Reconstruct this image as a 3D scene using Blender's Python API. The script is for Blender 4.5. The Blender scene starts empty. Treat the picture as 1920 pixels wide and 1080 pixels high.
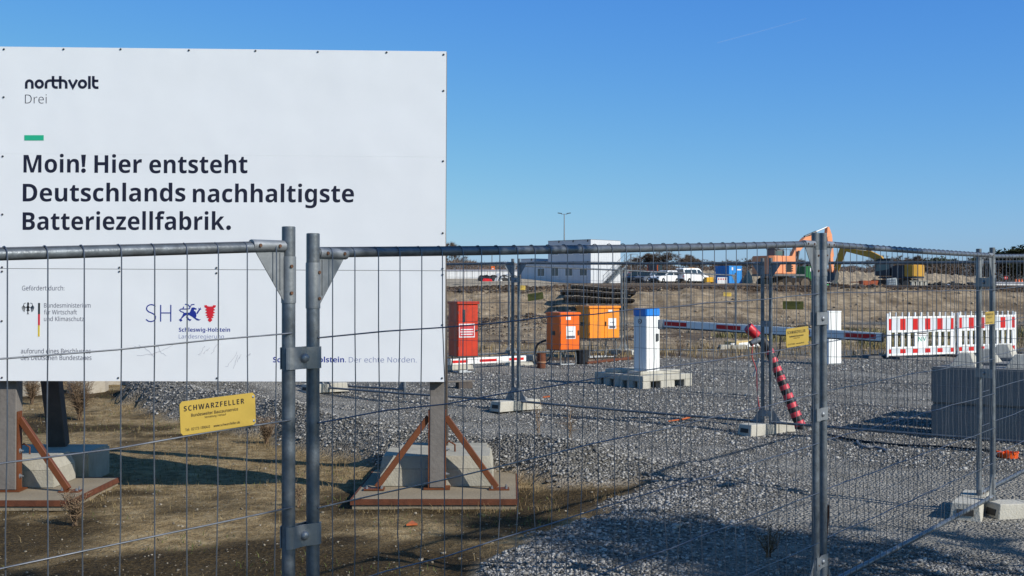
import bpy, bmesh, math, random
import numpy as np
from mathutils import Vector, Matrix
random.seed(7); RNG = np.random.default_rng(11)
SC = bpy.context.scene
COL = SC.collection
R = math.radians
# ------------------------------------------------------------------ camera, sky, sun, exposure
EYE = 1.67; FPX = 2300.0; CX = 960.0; HOR = 547.0
cam = bpy.data.cameras.new('camera'); cam.sensor_width = 36; cam.lens = FPX/1920*36
cam.clip_start = .05; cam.clip_end = 20000
co = bpy.data.objects.new('camera', cam); COL.objects.link(co)
co.location = (0, 0, EYE); co.rotation_euler = (R(90)+math.atan((HOR-540)/FPX), 0, 0)
SC.camera = co
SUN_AZ = 56.0; SUN_EL = 34.0          # degrees right of "behind the camera", above the horizon
sdir = Vector((math.sin(R(SUN_AZ))*math.cos(R(SUN_EL)), -math.cos(R(SUN_AZ))*math.cos(R(SUN_EL)), math.sin(R(SUN_EL))))
w = bpy.data.worlds.new('World'); SC.world = w; w.use_nodes = True
nt = w.node_tree; nt.nodes.clear()
sky = nt.nodes.new('ShaderNodeTexSky'); sky.sky_type = 'NISHITA'; sky.sun_disc = False
sky.sun_elevation = R(SUN_EL); sky.sun_rotation = math.atan2(sdir.x, sdir.y)
sky.altitude = 0; sky.air_density = 1.0; sky.dust_density = 0.5; sky.ozone_density = 2.0
bg = nt.nodes.new('ShaderNodeBackground'); bg.inputs['Strength'].default_value = 0.1
wo = nt.nodes.new('ShaderNodeOutputWorld')
# colour grade of the whole sky, like the photograph's saturated blue
spc = nt.nodes.new('ShaderNodeSeparateColor'); cmb = nt.nodes.new('ShaderNodeCombineColor'); nt.links.new(sky.outputs[0], spc.inputs[0])
def wmath(op, a, v, rev=False):
    n = nt.nodes.new('ShaderNodeMath'); n.operation = op; nt.links.new(a, n.inputs[1 if rev else 0])
    if v is not None: n.inputs[0 if rev else 1].default_value = v
    return n.outputs[0]
for i_, (g_, k_) in enumerate(((1.38, .32), (1.0, .905))): nt.links.new(wmath('MULTIPLY', wmath('POWER', spc.outputs[i_], g_), k_), cmb.inputs[i_])
q_ = wmath('EXPONENT', wmath('MULTIPLY', wmath('POWER', wmath('DIVIDE', spc.outputs[2], 3.2), 2.5), -1.0), None)
nt.links.new(wmath('MULTIPLY', wmath('SUBTRACT', q_, 1.0, True), 7.8), cmb.inputs[2])
nt.links.new(cmb.outputs[0], bg.inputs[0]); nt.links.new(bg.outputs[0], wo.inputs[0])
sl = bpy.data.lights.new('sun', 'SUN'); sl.energy = 5.0; sl.angle = R(.53); sl.color = (1, .95, .87)
so = bpy.data.objects.new('sun', sl); COL.objects.link(so)
so.rotation_euler = sdir.to_track_quat('Z', 'Y').to_euler()
SC.view_settings.view_transform = 'Standard'; SC.view_settings.look = 'None'
SC.view_settings.exposure = 0.0; SC.view_settings.gamma = 1.0
SC.render.engine = 'CYCLES'
SC.cycles.max_bounces = 5; SC.cycles.diffuse_bounces = 3; SC.cycles.glossy_bounces = 3
SC.cycles.transparent_max_bounces = 8; SC.cycles.caustics_reflective = False; SC.cycles.caustics_refractive = False

# ------------------------------------------------------------------ pixel helpers (a pixel is only a direction)
def at(px, py, y):
    return Vector(((px-CX)/FPX*y, y, EYE-(py-HOR)/FPX*y))
def gy(py, z=0.0):
    return FPX*(EYE-z)/(py-HOR)
def gh(px, py):      # where the ray through a pixel meets the terrain
    z = 0.0
    for _ in range(12): q = gr(px, py, z); z = .5*z+.5*hz(q.x, q.y)
    return gr(px, py, z)
def gr(px, py, z=0.0):
    y = gy(py, z); return Vector(((px-CX)/FPX*y, y, z))

# ------------------------------------------------------------------ object helpers
def tag(o, label=None, cat=None, group=None, kind=None):
    if label: o['label'] = label
    if cat: o['category'] = cat
    if group: o['group'] = group
    if kind: o['kind'] = kind
    return o
def thing(name, label, cat, loc=(0, 0, 0), rotz=0.0, group=None, mat=None):
    o = bpy.data.objects.new(name, None); COL.objects.link(o); o.empty_display_size = .2
    if mat is not None: o.matrix_world = mat
    else: o.location = loc; o.rotation_euler = (0, 0, rotz)
    return tag(o, label, cat, group, 'thing' if cat else None)
def link(name, me, parent=None, loc=None, rot=None, scale=None):
    o = bpy.data.objects.new(name, me); COL.objects.link(o)
    if parent: o.parent = parent
    if loc is not None: o.location = loc
    if rot is not None: o.rotation_euler = rot
    if scale is not None: o.scale = scale
    return o
def copy_tree(o, parent=None):
    c = o.copy(); COL.objects.link(c); c.parent = parent
    for ch in list(o.children): copy_tree(ch, c)
    return c

class MB:
    def __init__(s): s.v = []; s.f = []; s.m = []; s.cur = 0
    def add(s, vs, fs):
        b = len(s.v); s.v += [tuple(q) for q in vs]
        for f in fs: s.f.append([b+i for i in f]); s.m.append(s.cur)
        return s
    def hexa(s, p):   # 8 points: bottom 4 (ccw), top 4
        return s.add(p, [(3, 2, 1, 0), (4, 5, 6, 7), (0, 1, 5, 4), (1, 2, 6, 5), (2, 3, 7, 6), (3, 0, 4, 7)])
    def box(s, x0, x1, y0, y1, z0, z1):
        return s.hexa([(x0, y0, z0), (x1, y0, z0), (x1, y1, z0), (x0, y1, z0), (x0, y0, z1), (x1, y0, z1), (x1, y1, z1), (x0, y1, z1)])
    def frus(s, x0, x1, y0, y1, z0, z1, ix, iy, ix2=None, iy2=None):
        ix2 = ix if ix2 is None else ix2; iy2 = iy if iy2 is None else iy2
        return s.hexa([(x0, y0, z0), (x1, y0, z0), (x1, y1, z0), (x0, y1, z0), (x0+ix, y0+iy, z1), (x1-ix2, y0+iy, z1), (x1-ix2, y1-iy2, z1), (x0+ix, y1-iy2, z1)])
    def bar(s, p0, p1, w_, h_, up=(0, 0, 1)):
        p0 = Vector(p0); p1 = Vector(p1); d = (p1-p0).normalized(); up = Vector(up)
        a = d.cross(up)
        if a.length < 1e-4: a = d.cross(Vector((1, 0, 0)))
        a.normalize(); b = a.cross(d).normalized(); a *= w_/2; b *= h_/2
        return s.hexa([p0-a-b, p1-a-b, p1+a-b, p0+a-b, p0-a+b, p1-a+b, p1+a+b, p0+a+b])
    def tube(s, pts, r, n=8, cap=True):
        pts = [Vector(p) for p in pts]; k = len(pts)
        rr = r if isinstance(r, (list, tuple)) else [r]*k
        vs = []; prev = None
        for i, p in enumerate(pts):
            d = (pts[min(i+1, k-1)]-pts[max(i-1, 0)]).normalized()
            if prev is None:
                a = d.cross(Vector((0, 0, 1)))
                if a.length < 1e-3: a = d.cross(Vector((0, 1, 0)))
            else:
                a = prev-d*prev.dot(d)
                if a.length < 1e-4: a = d.cross(Vector((0, 0, 1)))
            a.normalize(); prev = a; b = d.cross(a)
            for j in range(n):
                t = 2*math.pi*j/n
                vs.append(p+(a*math.cos(t)+b*math.sin(t))*rr[i])
        fs = [(i*n+j, i*n+(j+1) % n, (i+1)*n+(j+1) % n, (i+1)*n+j) for i in range(k-1) for j in range(n)]
        if cap: fs += [tuple(range(n-1, -1, -1)), tuple((k-1)*n+j for j in range(n))]
        return s.add(vs, fs)
    def prism(s, poly, vec):
        n = len(poly); p = [Vector(q) for q in poly]; vec = Vector(vec)
        return s.add(p+[q+vec for q in p], [tuple(range(n-1, -1, -1)), tuple(range(n, 2*n))]+[(i, (i+1) % n, n+(i+1) % n, n+i) for i in range(n)])
    def lathe(s, prof, n=16, M=None):
        vs = []
        for (r, z) in prof:
            for j in range(n):
                t = 2*math.pi*j/n; q = Vector((r*math.cos(t), r*math.sin(t), z)); vs.append(M @ q if M else q)
        k = len(prof)
        fs = [(i*n+j, i*n+(j+1) % n, (i+1)*n+(j+1) % n, (i+1)*n+j) for i in range(k-1) for j in range(n)]
        fs += [tuple(range(n-1, -1, -1)), tuple((k-1)*n+j for j in range(n))]
        return s.add(vs, fs)
    def ribbon(s, pts, w_, z0, z1, closed=False):   # stroke in the xy plane, extruded z0..z1
        n = len(pts); p = [Vector((q[0], q[1])) for q in pts]; L = []; Rr = []
        for i in range(n):
            if closed: a, b = p[i-1], p[(i+1) % n]
            else: a, b = p[max(i-1, 0)], p[min(i+1, n-1)]
            d = (b-a).normalized(); nn = Vector((-d.y, d.x))
            k = 1.0
            if (closed or 0 < i < n-1):
                d1 = (p[i]-a).normalized(); k = 1/max(.5, nn.dot(Vector((-d1.y, d1.x))))
            L.append(p[i]+nn*w_/2*k); Rr.append(p[i]-nn*w_/2*k)
        for i in range(n if closed else n-1):
            j = (i+1) % n
            q = [Rr[i], Rr[j], L[j], L[i]]
            s.hexa([(a.x, a.y, z0) for a in q]+[(a.x, a.y, z1) for a in q])
        return s
    def mesh(s, name, mats, smooth=None, bevel=0, seg=1):
        me = bpy.data.meshes.new(name); me.from_pydata(s.v, [], s.f)
        for m in (mats if isinstance(mats, (list, tuple)) else [mats]): me.materials.append(m)
        me.polygons.foreach_set('material_index', s.m)
        if bevel:
            bm = bmesh.new(); bm.from_mesh(me)
            es = [e for e in bm.edges if len(e.link_faces) == 2 and e.calc_face_angle(0) > .4]
            bmesh.ops.bevel(bm, geom=es, offset=bevel, segments=seg, affect='EDGES', clamp_overlap=True)
            bm.to_mesh(me); bm.free()
        if smooth is not None:
            me.polygons.foreach_set('use_smooth', [True]*len(me.polygons))
            me.set_sharp_from_angle(angle=R(smooth))
        me.update(); return me
    def build(s, name, mats, parent=None, smooth=None, bevel=0, seg=1, **k):
        return link(name, s.mesh(name, mats, smooth, bevel, seg), parent, **k)

# ------------------------------------------------------------------ materials
MATS = {}
def M(name, col, rough=.6, metal=0.0, var=.12, scale=6.0, bump=0.0, bscale=40.0, dirt=None, dirt_amt=.0, dscale=2.5, spec=.4, coat=0.0):
    if name in MATS: return MATS[name]
    m = bpy.data.materials.new(name); m.use_nodes = True; t = m.node_tree; N = t.nodes; Lk = t.links
    b = N['Principled BSDF']; b.inputs['Roughness'].default_value = rough; b.inputs['Metallic'].default_value = metal
    b.inputs['Specular IOR Level'].default_value = spec; b.inputs['Coat Weight'].default_value = coat
    tc = N.new('ShaderNodeTexCoord')
    n1 = N.new('ShaderNodeTexNoise'); n1.inputs['Scale'].default_value = scale; n1.inputs['Detail'].default_value = 6; n1.inputs['Roughness'].default_value = .65
    Lk.new(tc.outputs['Object'], n1.inputs['Vector'])
    mr = N.new('ShaderNodeMapRange'); mr.inputs['From Min'].default_value = .3; mr.inputs['From Max'].default_value = .7
    mr.inputs['To Min'].default_value = 1-var; mr.inputs['To Max'].default_value = 1+var
    Lk.new(n1.outputs['Fac'], mr.inputs['Value'])
    mx = N.new('ShaderNodeVectorMath'); mx.operation = 'SCALE'; mx.inputs[0].default_value = col[:3]
    Lk.new(mr.outputs[0], mx.inputs['Scale']); out = mx.outputs[0]
    if dirt:
        n2 = N.new('ShaderNodeTexNoise'); n2.inputs['Scale'].default_value = dscale; n2.inputs['Detail'].default_value = 9; n2.inputs['Roughness'].default_value = .7
        Lk.new(tc.outputs['Object'], n2.inputs['Vector'])
        m2 = N.new('ShaderNodeMapRange'); m2.inputs['From Min'].default_value = .48; m2.inputs['From Max'].default_value = .72; m2.inputs['To Max'].default_value = dirt_amt
        Lk.new(n2.outputs['Fac'], m2.inputs['Value'])
        mm = N.new('ShaderNodeMix'); mm.data_type = 'RGBA'; Lk.new(m2.outputs[0], mm.inputs['Factor'])
        Lk.new(out, mm.inputs['A']); mm.inputs['B'].default_value = (*dirt, 1); out = mm.outputs['Result']
    Lk.new(out, b.inputs['Base Color'])
    r2 = N.new('ShaderNodeMapRange'); r2.inputs['To Min'].default_value = max(.02, rough-.12); r2.inputs['To Max'].default_value = min(1, rough+.12)
    Lk.new(n1.outputs['Fac'], r2.inputs['Value']); Lk.new(r2.outputs[0], b.inputs['Roughness'])
    if bump:
        n3 = N.new('ShaderNodeTexNoise'); n3.inputs['Scale'].default_value = bscale; n3.inputs['Detail'].default_value = 5
        Lk.new(tc.outputs['Object'], n3.inputs['Vector'])
        bp = N.new('ShaderNodeBump'); bp.inputs['Strength'].default_value = bump; bp.inputs['Distance'].default_value = .02
        Lk.new(n3.outputs['Fac'], bp.inputs['Height']); Lk.new(bp.outputs[0], b.inputs['Normal'])
    MATS[name] = m; return m
def M_island(name, c0, c1, rough=.8, c2=None):
    if name in MATS: return MATS[name]
    m = bpy.data.materials.new(name); m.use_nodes = True; t = m.node_tree; N = t.nodes; Lk = t.links
    b = N['Principled BSDF']; b.inputs['Roughness'].default_value = rough; b.inputs['Specular IOR Level'].default_value = .3
    g = N.new('ShaderNodeNewGeometry'); cr = N.new('ShaderNodeValToRGB')
    cr.color_ramp.elements[0].color = (*c0, 1); cr.color_ramp.elements[1].color = (*c1, 1)
    if c2:
        e = cr.color_ramp.elements.new(.55); e.color = (*c2, 1)
    Lk.new(g.outputs['Random Per Island'], cr.inputs[0])
    tc = N.new('ShaderNodeTexCoord'); n1 = N.new('ShaderNodeTexNoise'); n1.inputs['Scale'].default_value = 30
    Lk.new(tc.outputs['Object'], n1.inputs['Vector'])
    mr = N.new('ShaderNodeMapRange'); mr.inputs['To Min'].default_value = .7; mr.inputs['To Max'].default_value = 1.3; Lk.new(n1.outputs['Fac'], mr.inputs['Value'])
    mx = N.new('ShaderNodeVectorMath'); mx.operation = 'SCALE'; Lk.new(cr.outputs[0], mx.inputs[0]); Lk.new(mr.outputs[0], mx.inputs['Scale'])
    Lk.new(mx.outputs[0], b.inputs['Base Color']); MATS[name] = m; return m

galv = M('galvanised_steel', (.15, .172, .195), .42, .5, .28, 22, .08, 90, (.1, .095, .085), .6, 7)
galv_plate = M('galvanised_plate', (.23, .25, .27), .45, .45, .2, 14, .06, 90)
wire_m = M('wire_steel', (.16, .175, .2), .45, .7, .15, 20)
rivet_m = M('rivet_rust', (.12, .06, .035), .7, .3, .3, 60)
concrete = M('concrete', (.37, .345, .28), .9, 0, .14, 7, .25, 60, (.2, .19, .14), .55, 3)
concrete_l = M('concrete_light', (.46, .44, .38), .9, 0, .14, 9, .3, 70, (.25, .23, .18), .5, 5)
rust = M('rust_steel', (.13, .043, .02), .8, .15, .3, 14, .15, 80, (.09, .035, .02), .6, 6)
redox = M('red_oxide_paint', (.14, .043, .013), .6, .1, .18, 10, .08, 80)
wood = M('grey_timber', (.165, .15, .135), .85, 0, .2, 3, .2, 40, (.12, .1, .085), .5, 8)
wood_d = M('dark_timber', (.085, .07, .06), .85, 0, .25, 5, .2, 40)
black_p = M('black_plastic', (.015, .015, .017), .5, 0, .2, 20)
white_p = M('white_paint', (.78, .79, .78), .45, 0, .04, 3, 0, 40, (.5, .48, .42), .3, 3)
red_p = M('red_sheeting', (.56, .012, .012), .4, 0, .1, 8)
grey_p = M('white_sheeting', (.6, .64, .68), .4, 0, .05, 8)
steel_d = M('dark_steel', (.07, .075, .08), .5, .4, .2, 10)
glass_m = M('window_glass', (.03, .045, .055), .08, 0, .1, 3, spec=.8)
rubber = M('tyre_rubber', (.018, .018, .018), .8, 0, .2, 20)
# ------------------------------------------------------------------ terrain
def vn(x, y, s=0):
    x = np.asarray(x, float); y = np.asarray(y, float)
    ix = np.floor(x); iy = np.floor(y); fx = x-ix; fy = y-iy
    def h(a, b):
        t = np.sin(a*127.1+b*311.7+s*74.7)*43758.5453
        return t-np.floor(t)
    u = fx*fx*(3-2*fx); v = fy*fy*(3-2*fy)
    return (h(ix, iy)*(1-u)+h(ix+1, iy)*u)*(1-v)+(h(ix, iy+1)*(1-u)+h(ix+1, iy+1)*u)*v
def fbm(x, y, s=0, o=4):
    t = 0; a = .5
    for i in range(o):
        t = t+a*(vn(x, y, s+i)-.5); x = x*2.03; y = y*2.03; a *= .5
    return t*2
def sst(a, b, x):
    t = np.clip((x-a)/(b-a), 0, 1); return t*t*(3-2*t)
SOIL = [(-.25, -6), (-.3, 6.2), (-.04, 8.2), (.57, 9.4), (1.22, 10.3), (1.3, 10.85), (1.0, 11.05), (.3, 10.75), (0, 11.2), (-.6, 11.5), (-1.35, 11.95), (-2.02, 12.9),
        (-2.93, 14.06), (-4.24, 15.7), (-5.55, 17.2), (-5.7, 18.5), (-5.4, 20.5), (-4.7, 24), (-70, 24), (-70, -6)]
def soil_sd(x, y):   # signed distance, positive inside the soil patch
    P = np.array(SOIL); n = len(P); d = np.full(x.shape, 1e9); ins = np.zeros(x.shape, bool)
    for i in range(n):
        a = P[i]; b = P[(i+1) % n]; ex, ey = b-a
        t = np.clip(((x-a[0])*ex+(y-a[1])*ey)/(ex*ex+ey*ey), 0, 1)
        d = np.minimum(d, np.hypot(x-a[0]-ex*t, y-a[1]-ey*t))
        c = ((a[1] > y) != (b[1] > y)) & (x < ex*(y-a[1])/(ey+1e-12)+a[0])
        ins ^= c
    return np.where(ins, d, -d)
def zones(x, y):
    x = np.asarray(x, float); y = np.asarray(y, float)
    sd = soil_sd(x, y)+fbm(x*1.3, y*1.3, 3)*.45
    soil = sst(-.1, .12, sd)
    end = 25.5+.14*x+fbm(x*.6, y*.6, 9)*1.6
    grav = (1-soil)*(1-sst(-.5, .5, y-end))
    return soil, grav
def lanes(x, y):   # compacted wheel lanes in the yard, running with the barrier line
    a = x*.80-y*.60; b = x*.60+y*.80
    l = sst(-.05, .22, fbm(a*.10+3, b*.55, 51)+.25*fbm(a*.8, b*1.2, 53)+.12*sst(12, 16, y)-.02)
    return l*(1-sst(-1.5, -.9, soil_sd(x, y)))
def H(x, y):
    x = np.asarray(x, float); y = np.asarray(y, float)
    base = np.interp(y, [-10, 3, 6.5, 9.3, 10.5, 14, 16.2, 18.5, 25, 30, 50], [-.2, -.14, -.03, -.01, 0, .05, .1, .12, .22, .25, .42])
    soil, grav = zones(x, y)
    near = 1-sst(22, 26, y)
    base = base-.06*soil*near*(1-.7*sst(16, 20, y))+near*grav*.035*fbm(x*.9, y*.9, 5)
    base = base+.46*np.exp(-(((x+5.0)/1.5)**2+((y-18.9)/1.2)**2))*(1-soil)
    base = base+(.05+.2*sst(10.3, 11.2, y)*(1-sst(.6, 1.6, x))*(1+.8*fbm(x*1.1, y*1.1, 71)))*np.exp(-((soil_sd(x, y)+.55)/.42)**2)*near*(1-soil)
    wob = fbm(x*.09, y*.05, 21)*3.0
    s = sst(50, 59, y+wob)
    r = x/np.maximum(y, 1)
    pl = 1.83+.0095*(np.clip(y, 58, 170)-58)
    pl = pl+.55*sst(95, 125, y)*(1-sst(0, .05, r))-.55*sst(90, 130, y)*sst(.2, .26, r)
    z = base*(1-s)+pl*s
    mid = sst(26, 34, y)*(1-sst(200, 320, y))
    z = z+.13*fbm(x*1.1, y*.12, 35)*s*(1-sst(58, 60, y+wob))
    z = z+mid*(.09*fbm(x*.35, y*.35, 31)+.07*fbm(x*1.7, y*1.7, 33))*(1+1.2*np.exp(-((y-57)/4)**2))*(1-.6*sst(62, 90, y))
    z = z+.55*np.exp(-(((x-.9)/2.2)**2+((y-42)/2.5)**2))+.35*np.exp(-(((x+2.6)/2.6)**2+((y-47)/2)**2))
    z = z+np.where(y < 24, .012*fbm(x*5, y*5, 41, 2), 0)*(1+soil)
    return z
def hz(x, y): return float(H(np.array([x]), np.array([y]))[0])
def axis(lo, hi, step, far, g):
    a = list(np.arange(lo, hi+1e-6, step)); d = step
    while a[-1] < far: d *= g; a.append(a[-1]+d)
    d = step; b = []
    c = lo
    while c > -far: d *= g; c -= d; b.append(c)
    return np.array(b[::-1]+a)
xs = axis(-7.5, 7.5, .12, 3000, 1.055)
ys = list(np.arange(-8, 4, .8))+list(np.arange(4, 26, .12))+list(np.arange(26, 74, .38)); d_ = .38
while ys[-1] < 6000: d_ *= 1.07; ys.append(ys[-1]+d_)
ys = np.array(ys)
GX, GY = np.meshgrid(xs, ys); GZ = H(GX, GY)
soil, grav = zones(GX, GY)
nx, ny = len(xs), len(ys)
me = bpy.data.meshes.new('ground')
me.vertices.add(nx*ny); me.vertices.foreach_set('co', np.stack([GX, GY, GZ], -1).astype(np.float32).ravel())
ii = (np.arange(ny-1)[:, None]*nx+np.arange(nx-1)[None, :]).ravel()
quads = np.stack([ii, ii+1, ii+nx+1, ii+nx], -1).astype(np.int32)
def fill_polys(me, faces, k):
    n = len(faces); me.loops.add(n*k); me.loops.foreach_set('vertex_index', faces.ravel().astype(np.int32))
    me.polygons.add(n); me.polygons.foreach_set('loop_start', np.arange(0, n*k, k, dtype=np.int32))
    me.update(calc_edges=True)
fill_polys(me, quads, 4)
me.polygons.foreach_set('use_smooth', [True]*len(me.polygons))
RR = GX/np.maximum(GY, 1)
wobg = fbm(GX*.09, GY*.05, 21)*3.0
bank = sst(49, 51.5, GY+wobg)*(1-sst(57, 59.5, GY+wobg+fbm(GX*.8, GY*.8, 61)*1.5))
plat = sst(57, 59.5, GY+wobg+fbm(GX*.8, GY*.8, 61)*1.5)
midz = np.clip(1-soil-grav, 0, 1)*(1-bank)*(1-plat)
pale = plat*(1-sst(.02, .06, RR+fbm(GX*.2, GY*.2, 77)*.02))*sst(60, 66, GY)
track = np.exp(-((GY-48.5-fbm(GX*.1, GY*.1, 5)*.6)/1.1)**2)*sst(1, 5, GX)+np.exp(-((GY-27.5-.14*GX)/1.3)**2)*sst(3, 6, GX)
clod = sst(-.05, .2, fbm(GX*.35, GY*.5, 81))*midz*(1-sst(4, 9, GX))
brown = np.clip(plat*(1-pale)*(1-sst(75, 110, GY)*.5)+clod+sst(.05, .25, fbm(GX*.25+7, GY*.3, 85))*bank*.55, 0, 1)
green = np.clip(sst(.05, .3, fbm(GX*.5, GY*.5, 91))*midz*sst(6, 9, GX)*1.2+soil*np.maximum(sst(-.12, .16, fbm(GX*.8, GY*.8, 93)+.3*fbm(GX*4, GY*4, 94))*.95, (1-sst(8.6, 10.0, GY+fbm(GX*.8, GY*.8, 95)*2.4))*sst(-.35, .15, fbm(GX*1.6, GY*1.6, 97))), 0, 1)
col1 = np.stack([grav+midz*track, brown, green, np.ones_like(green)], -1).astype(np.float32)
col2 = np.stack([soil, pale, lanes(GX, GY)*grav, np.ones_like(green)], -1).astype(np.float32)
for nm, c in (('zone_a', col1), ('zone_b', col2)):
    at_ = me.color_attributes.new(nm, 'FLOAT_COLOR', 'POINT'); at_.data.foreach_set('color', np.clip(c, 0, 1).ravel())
def ground_material():
    m = bpy.data.materials.new('ground_soil_gravel'); m.use_nodes = True; t = m.node_tree; N = t.nodes; Lk = t.links
    b = N['Principled BSDF']; b.inputs['Roughness'].default_value = .95; b.inputs['Specular IOR Level'].default_value = .15
    geo = N.new('ShaderNodeNewGeometry'); P = geo.outputs['Position']
    def noise(sc, det=6, rg=.6):
        n = N.new('ShaderNodeTexNoise'); n.inputs['Scale'].default_value = sc; n.inputs['Detail'].default_value = det; n.inputs['Roughness'].default_value = rg
        Lk.new(P, n.inputs['Vector']); return n.outputs['Fac']
    def ramp(f, stops):
        r = N.new('ShaderNodeValToRGB'); e = r.color_ramp.elements
        e[0].position, e[0].color = stops[0][0], (*stops[0][1], 1); e[1].position, e[1].color = stops[-1][0], (*stops[-1][1], 1)
        for p, c in stops[1:-1]:
            q = e.new(p); q.color = (*c, 1)
        Lk.new(f, r.inputs[0]); return r.outputs[0]
    def mix(f, a, c):
        mm = N.new('ShaderNodeMix'); mm.data_type = 'RGBA'; Lk.new(f, mm.inputs['Factor']); Lk.new(a, mm.inputs['A']); Lk.new(c, mm.inputs['B']); return mm.outputs['Result']
    za = N.new('ShaderNodeVertexColor'); za.layer_name = 'zone_a'; zb = N.new('ShaderNodeVertexColor'); zb.layer_name = 'zone_b'
    sa = N.new('ShaderNodeSeparateColor'); Lk.new(za.outputs[0], sa.inputs[0]); sb = N.new('ShaderNodeSeparateColor'); Lk.new(zb.outputs[0], sb.inputs[0])
    nA = noise(1.4, 9, .7); nB = noise(9, 8, .7); nC = noise(38, 4, .6)
    tan = ramp(nA, [(.34, (.22, .165, .105)), (.5, (.39, .305, .205)), (.64, (.52, .42, .30))])
    sand = ramp(nB, [(.3, (.14, .095, .045)), (.5, (.30, .22, .115)), (.7, (.47, .37, .22))])
    brn = ramp(nB, [(.3, (.035, .024, .016)), (.55, (.105, .072, .048)), (.75, (.2, .15, .105))])
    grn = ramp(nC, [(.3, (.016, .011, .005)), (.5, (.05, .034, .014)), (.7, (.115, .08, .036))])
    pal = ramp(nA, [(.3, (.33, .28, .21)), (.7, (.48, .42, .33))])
    vo = N.new('ShaderNodeTexVoronoi'); vo.inputs['Scale'].default_value = 40; Lk.new(P, vo.inputs['Vector'])
    sv = N.new('ShaderNodeSeparateColor'); Lk.new(vo.outputs['Color'], sv.inputs[0])
    grv = ramp(sv.outputs[0], [(0, (.09, .087, .08)), (.45, (.18, .175, .163)), (.85, (.27, .264, .25)), (1, (.42, .41, .39))])
    fine = ramp(nC, [(.3, (.22, .213, .196)), (.5, (.305, .297, .276)), (.7, (.4, .39, .365))])
    grv = mix(sb.outputs[2], grv, fine)
    st_ = N.new('ShaderNodeMapping'); st_.inputs['Scale'].default_value = (2.2, .25, .25); Lk.new(P, st_.inputs['Vector'])
    nr = N.new('ShaderNodeTexNoise'); nr.inputs['Scale'].default_value = 1.0; nr.inputs['Detail'].default_value = 8; nr.inputs['Roughness'].default_value = .7; Lk.new(st_.outputs[0], nr.inputs['Vector'])
    tan = mix(ramp(nr.outputs['Fac'], [(.42, (0, 0, 0)), (.62, (.6, .6, .6))]), tan, ramp(nB, [(.3, (.10, .072, .045)), (.7, (.22, .17, .115))]))
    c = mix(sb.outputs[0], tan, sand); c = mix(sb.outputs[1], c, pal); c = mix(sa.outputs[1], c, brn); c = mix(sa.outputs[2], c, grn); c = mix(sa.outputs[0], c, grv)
    sp = ramp(noise(2.2, 10, .75), [(.36, (.7, .68, .64)), (.62, (1.12, 1.1, 1.06))])
    mu = N.new('ShaderNodeMix'); mu.data_type = 'RGBA'; mu.blend_type = 'MULTIPLY'; mu.inputs['Factor'].default_value = 1; Lk.new(c, mu.inputs['A']); Lk.new(sp, mu.inputs['B'])
    Lk.new(mu.outputs['Result'], b.inputs['Base Color'])
    hv = N.new('ShaderNodeMath'); hv.operation = 'SUBTRACT'; hv.inputs[0].default_value = 1; Lk.new(vo.outputs['Distance'], hv.inputs[1])
    hm = N.new('ShaderNodeMix'); Lk.new(sa.outputs[0], hm.inputs['Factor']); Lk.new(nC, hm.inputs['A']); Lk.new(hv.outputs[0], hm.inputs['B'])
    ad = N.new('ShaderNodeMath'); ad.operation = 'ADD'; Lk.new(hm.outputs['Result'], ad.inputs[0]); Lk.new(nB, ad.inputs[1])
    bp = N.new('ShaderNodeBump'); bp.inputs['Strength'].default_value = .9; bp.inputs['Distance'].default_value = .05
    Lk.new(ad.outputs[0], bp.inputs['Height']); Lk.new(bp.outputs[0], b.inputs['Normal'])
    return m
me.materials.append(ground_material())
tag(link('ground', me), kind='structure')

# ------------------------------------------------------------------ loose stones, clods, grass (uncountable)
CUBE = np.array([(x, y, z) for z in (-1, 1) for y in (-1, 1) for x in (-1, 1)], float)
CF = np.array([(0, 2, 3, 1), (4, 5, 7, 6), (0, 1, 5, 4), (1, 3, 7, 5), (3, 2, 6, 7), (2, 0, 4, 6)])
def rocks(name, x, y, size, mat, label, cat, sink=.35, parent=None, flat=.75, zoff=0.0):
    n = len(x); z = H(x, y)+zoff
    v = CUBE[None]*RNG.uniform(.45, 1.05, (n, 8, 3))
    v *= np.stack([RNG.uniform(.7, 1.3, n), RNG.uniform(.6, 1.1, n), RNG.uniform(.45, 1.0, n)*flat], -1)[:, None, :]
    a = RNG.uniform(0, 6.283, n); b = RNG.normal(0, .45, n)
    ca, sa_, cb, sb_ = np.cos(a), np.sin(a), np.cos(b), np.sin(b)
    X = v[:, :, 0]; Y = v[:, :, 1]*cb[:, None]-v[:, :, 2]*sb_[:, None]; Z = v[:, :, 1]*sb_[:, None]+v[:, :, 2]*cb[:, None]
    v = np.stack([X*ca[:, None]-Y*sa_[:, None], X*sa_[:, None]+Y*ca[:, None], Z], -1)*np.asarray(size)[:, None, None]*.78
    v += np.stack([x, y, z+np.asarray(size)*(1-2*sink)*.5], -1)[:, None, :]
    me = bpy.data.meshes.new(name); me.vertices.add(n*8); me.vertices.foreach_set('co', v.astype(np.float32).ravel())
    fill_polys(me, (CF[None]+np.arange(n)[:, None, None]*8).reshape(-1, 4), 4)
    me.materials.append(mat); o = link(name, me); return tag(o, label, cat, kind='stuff')
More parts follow.
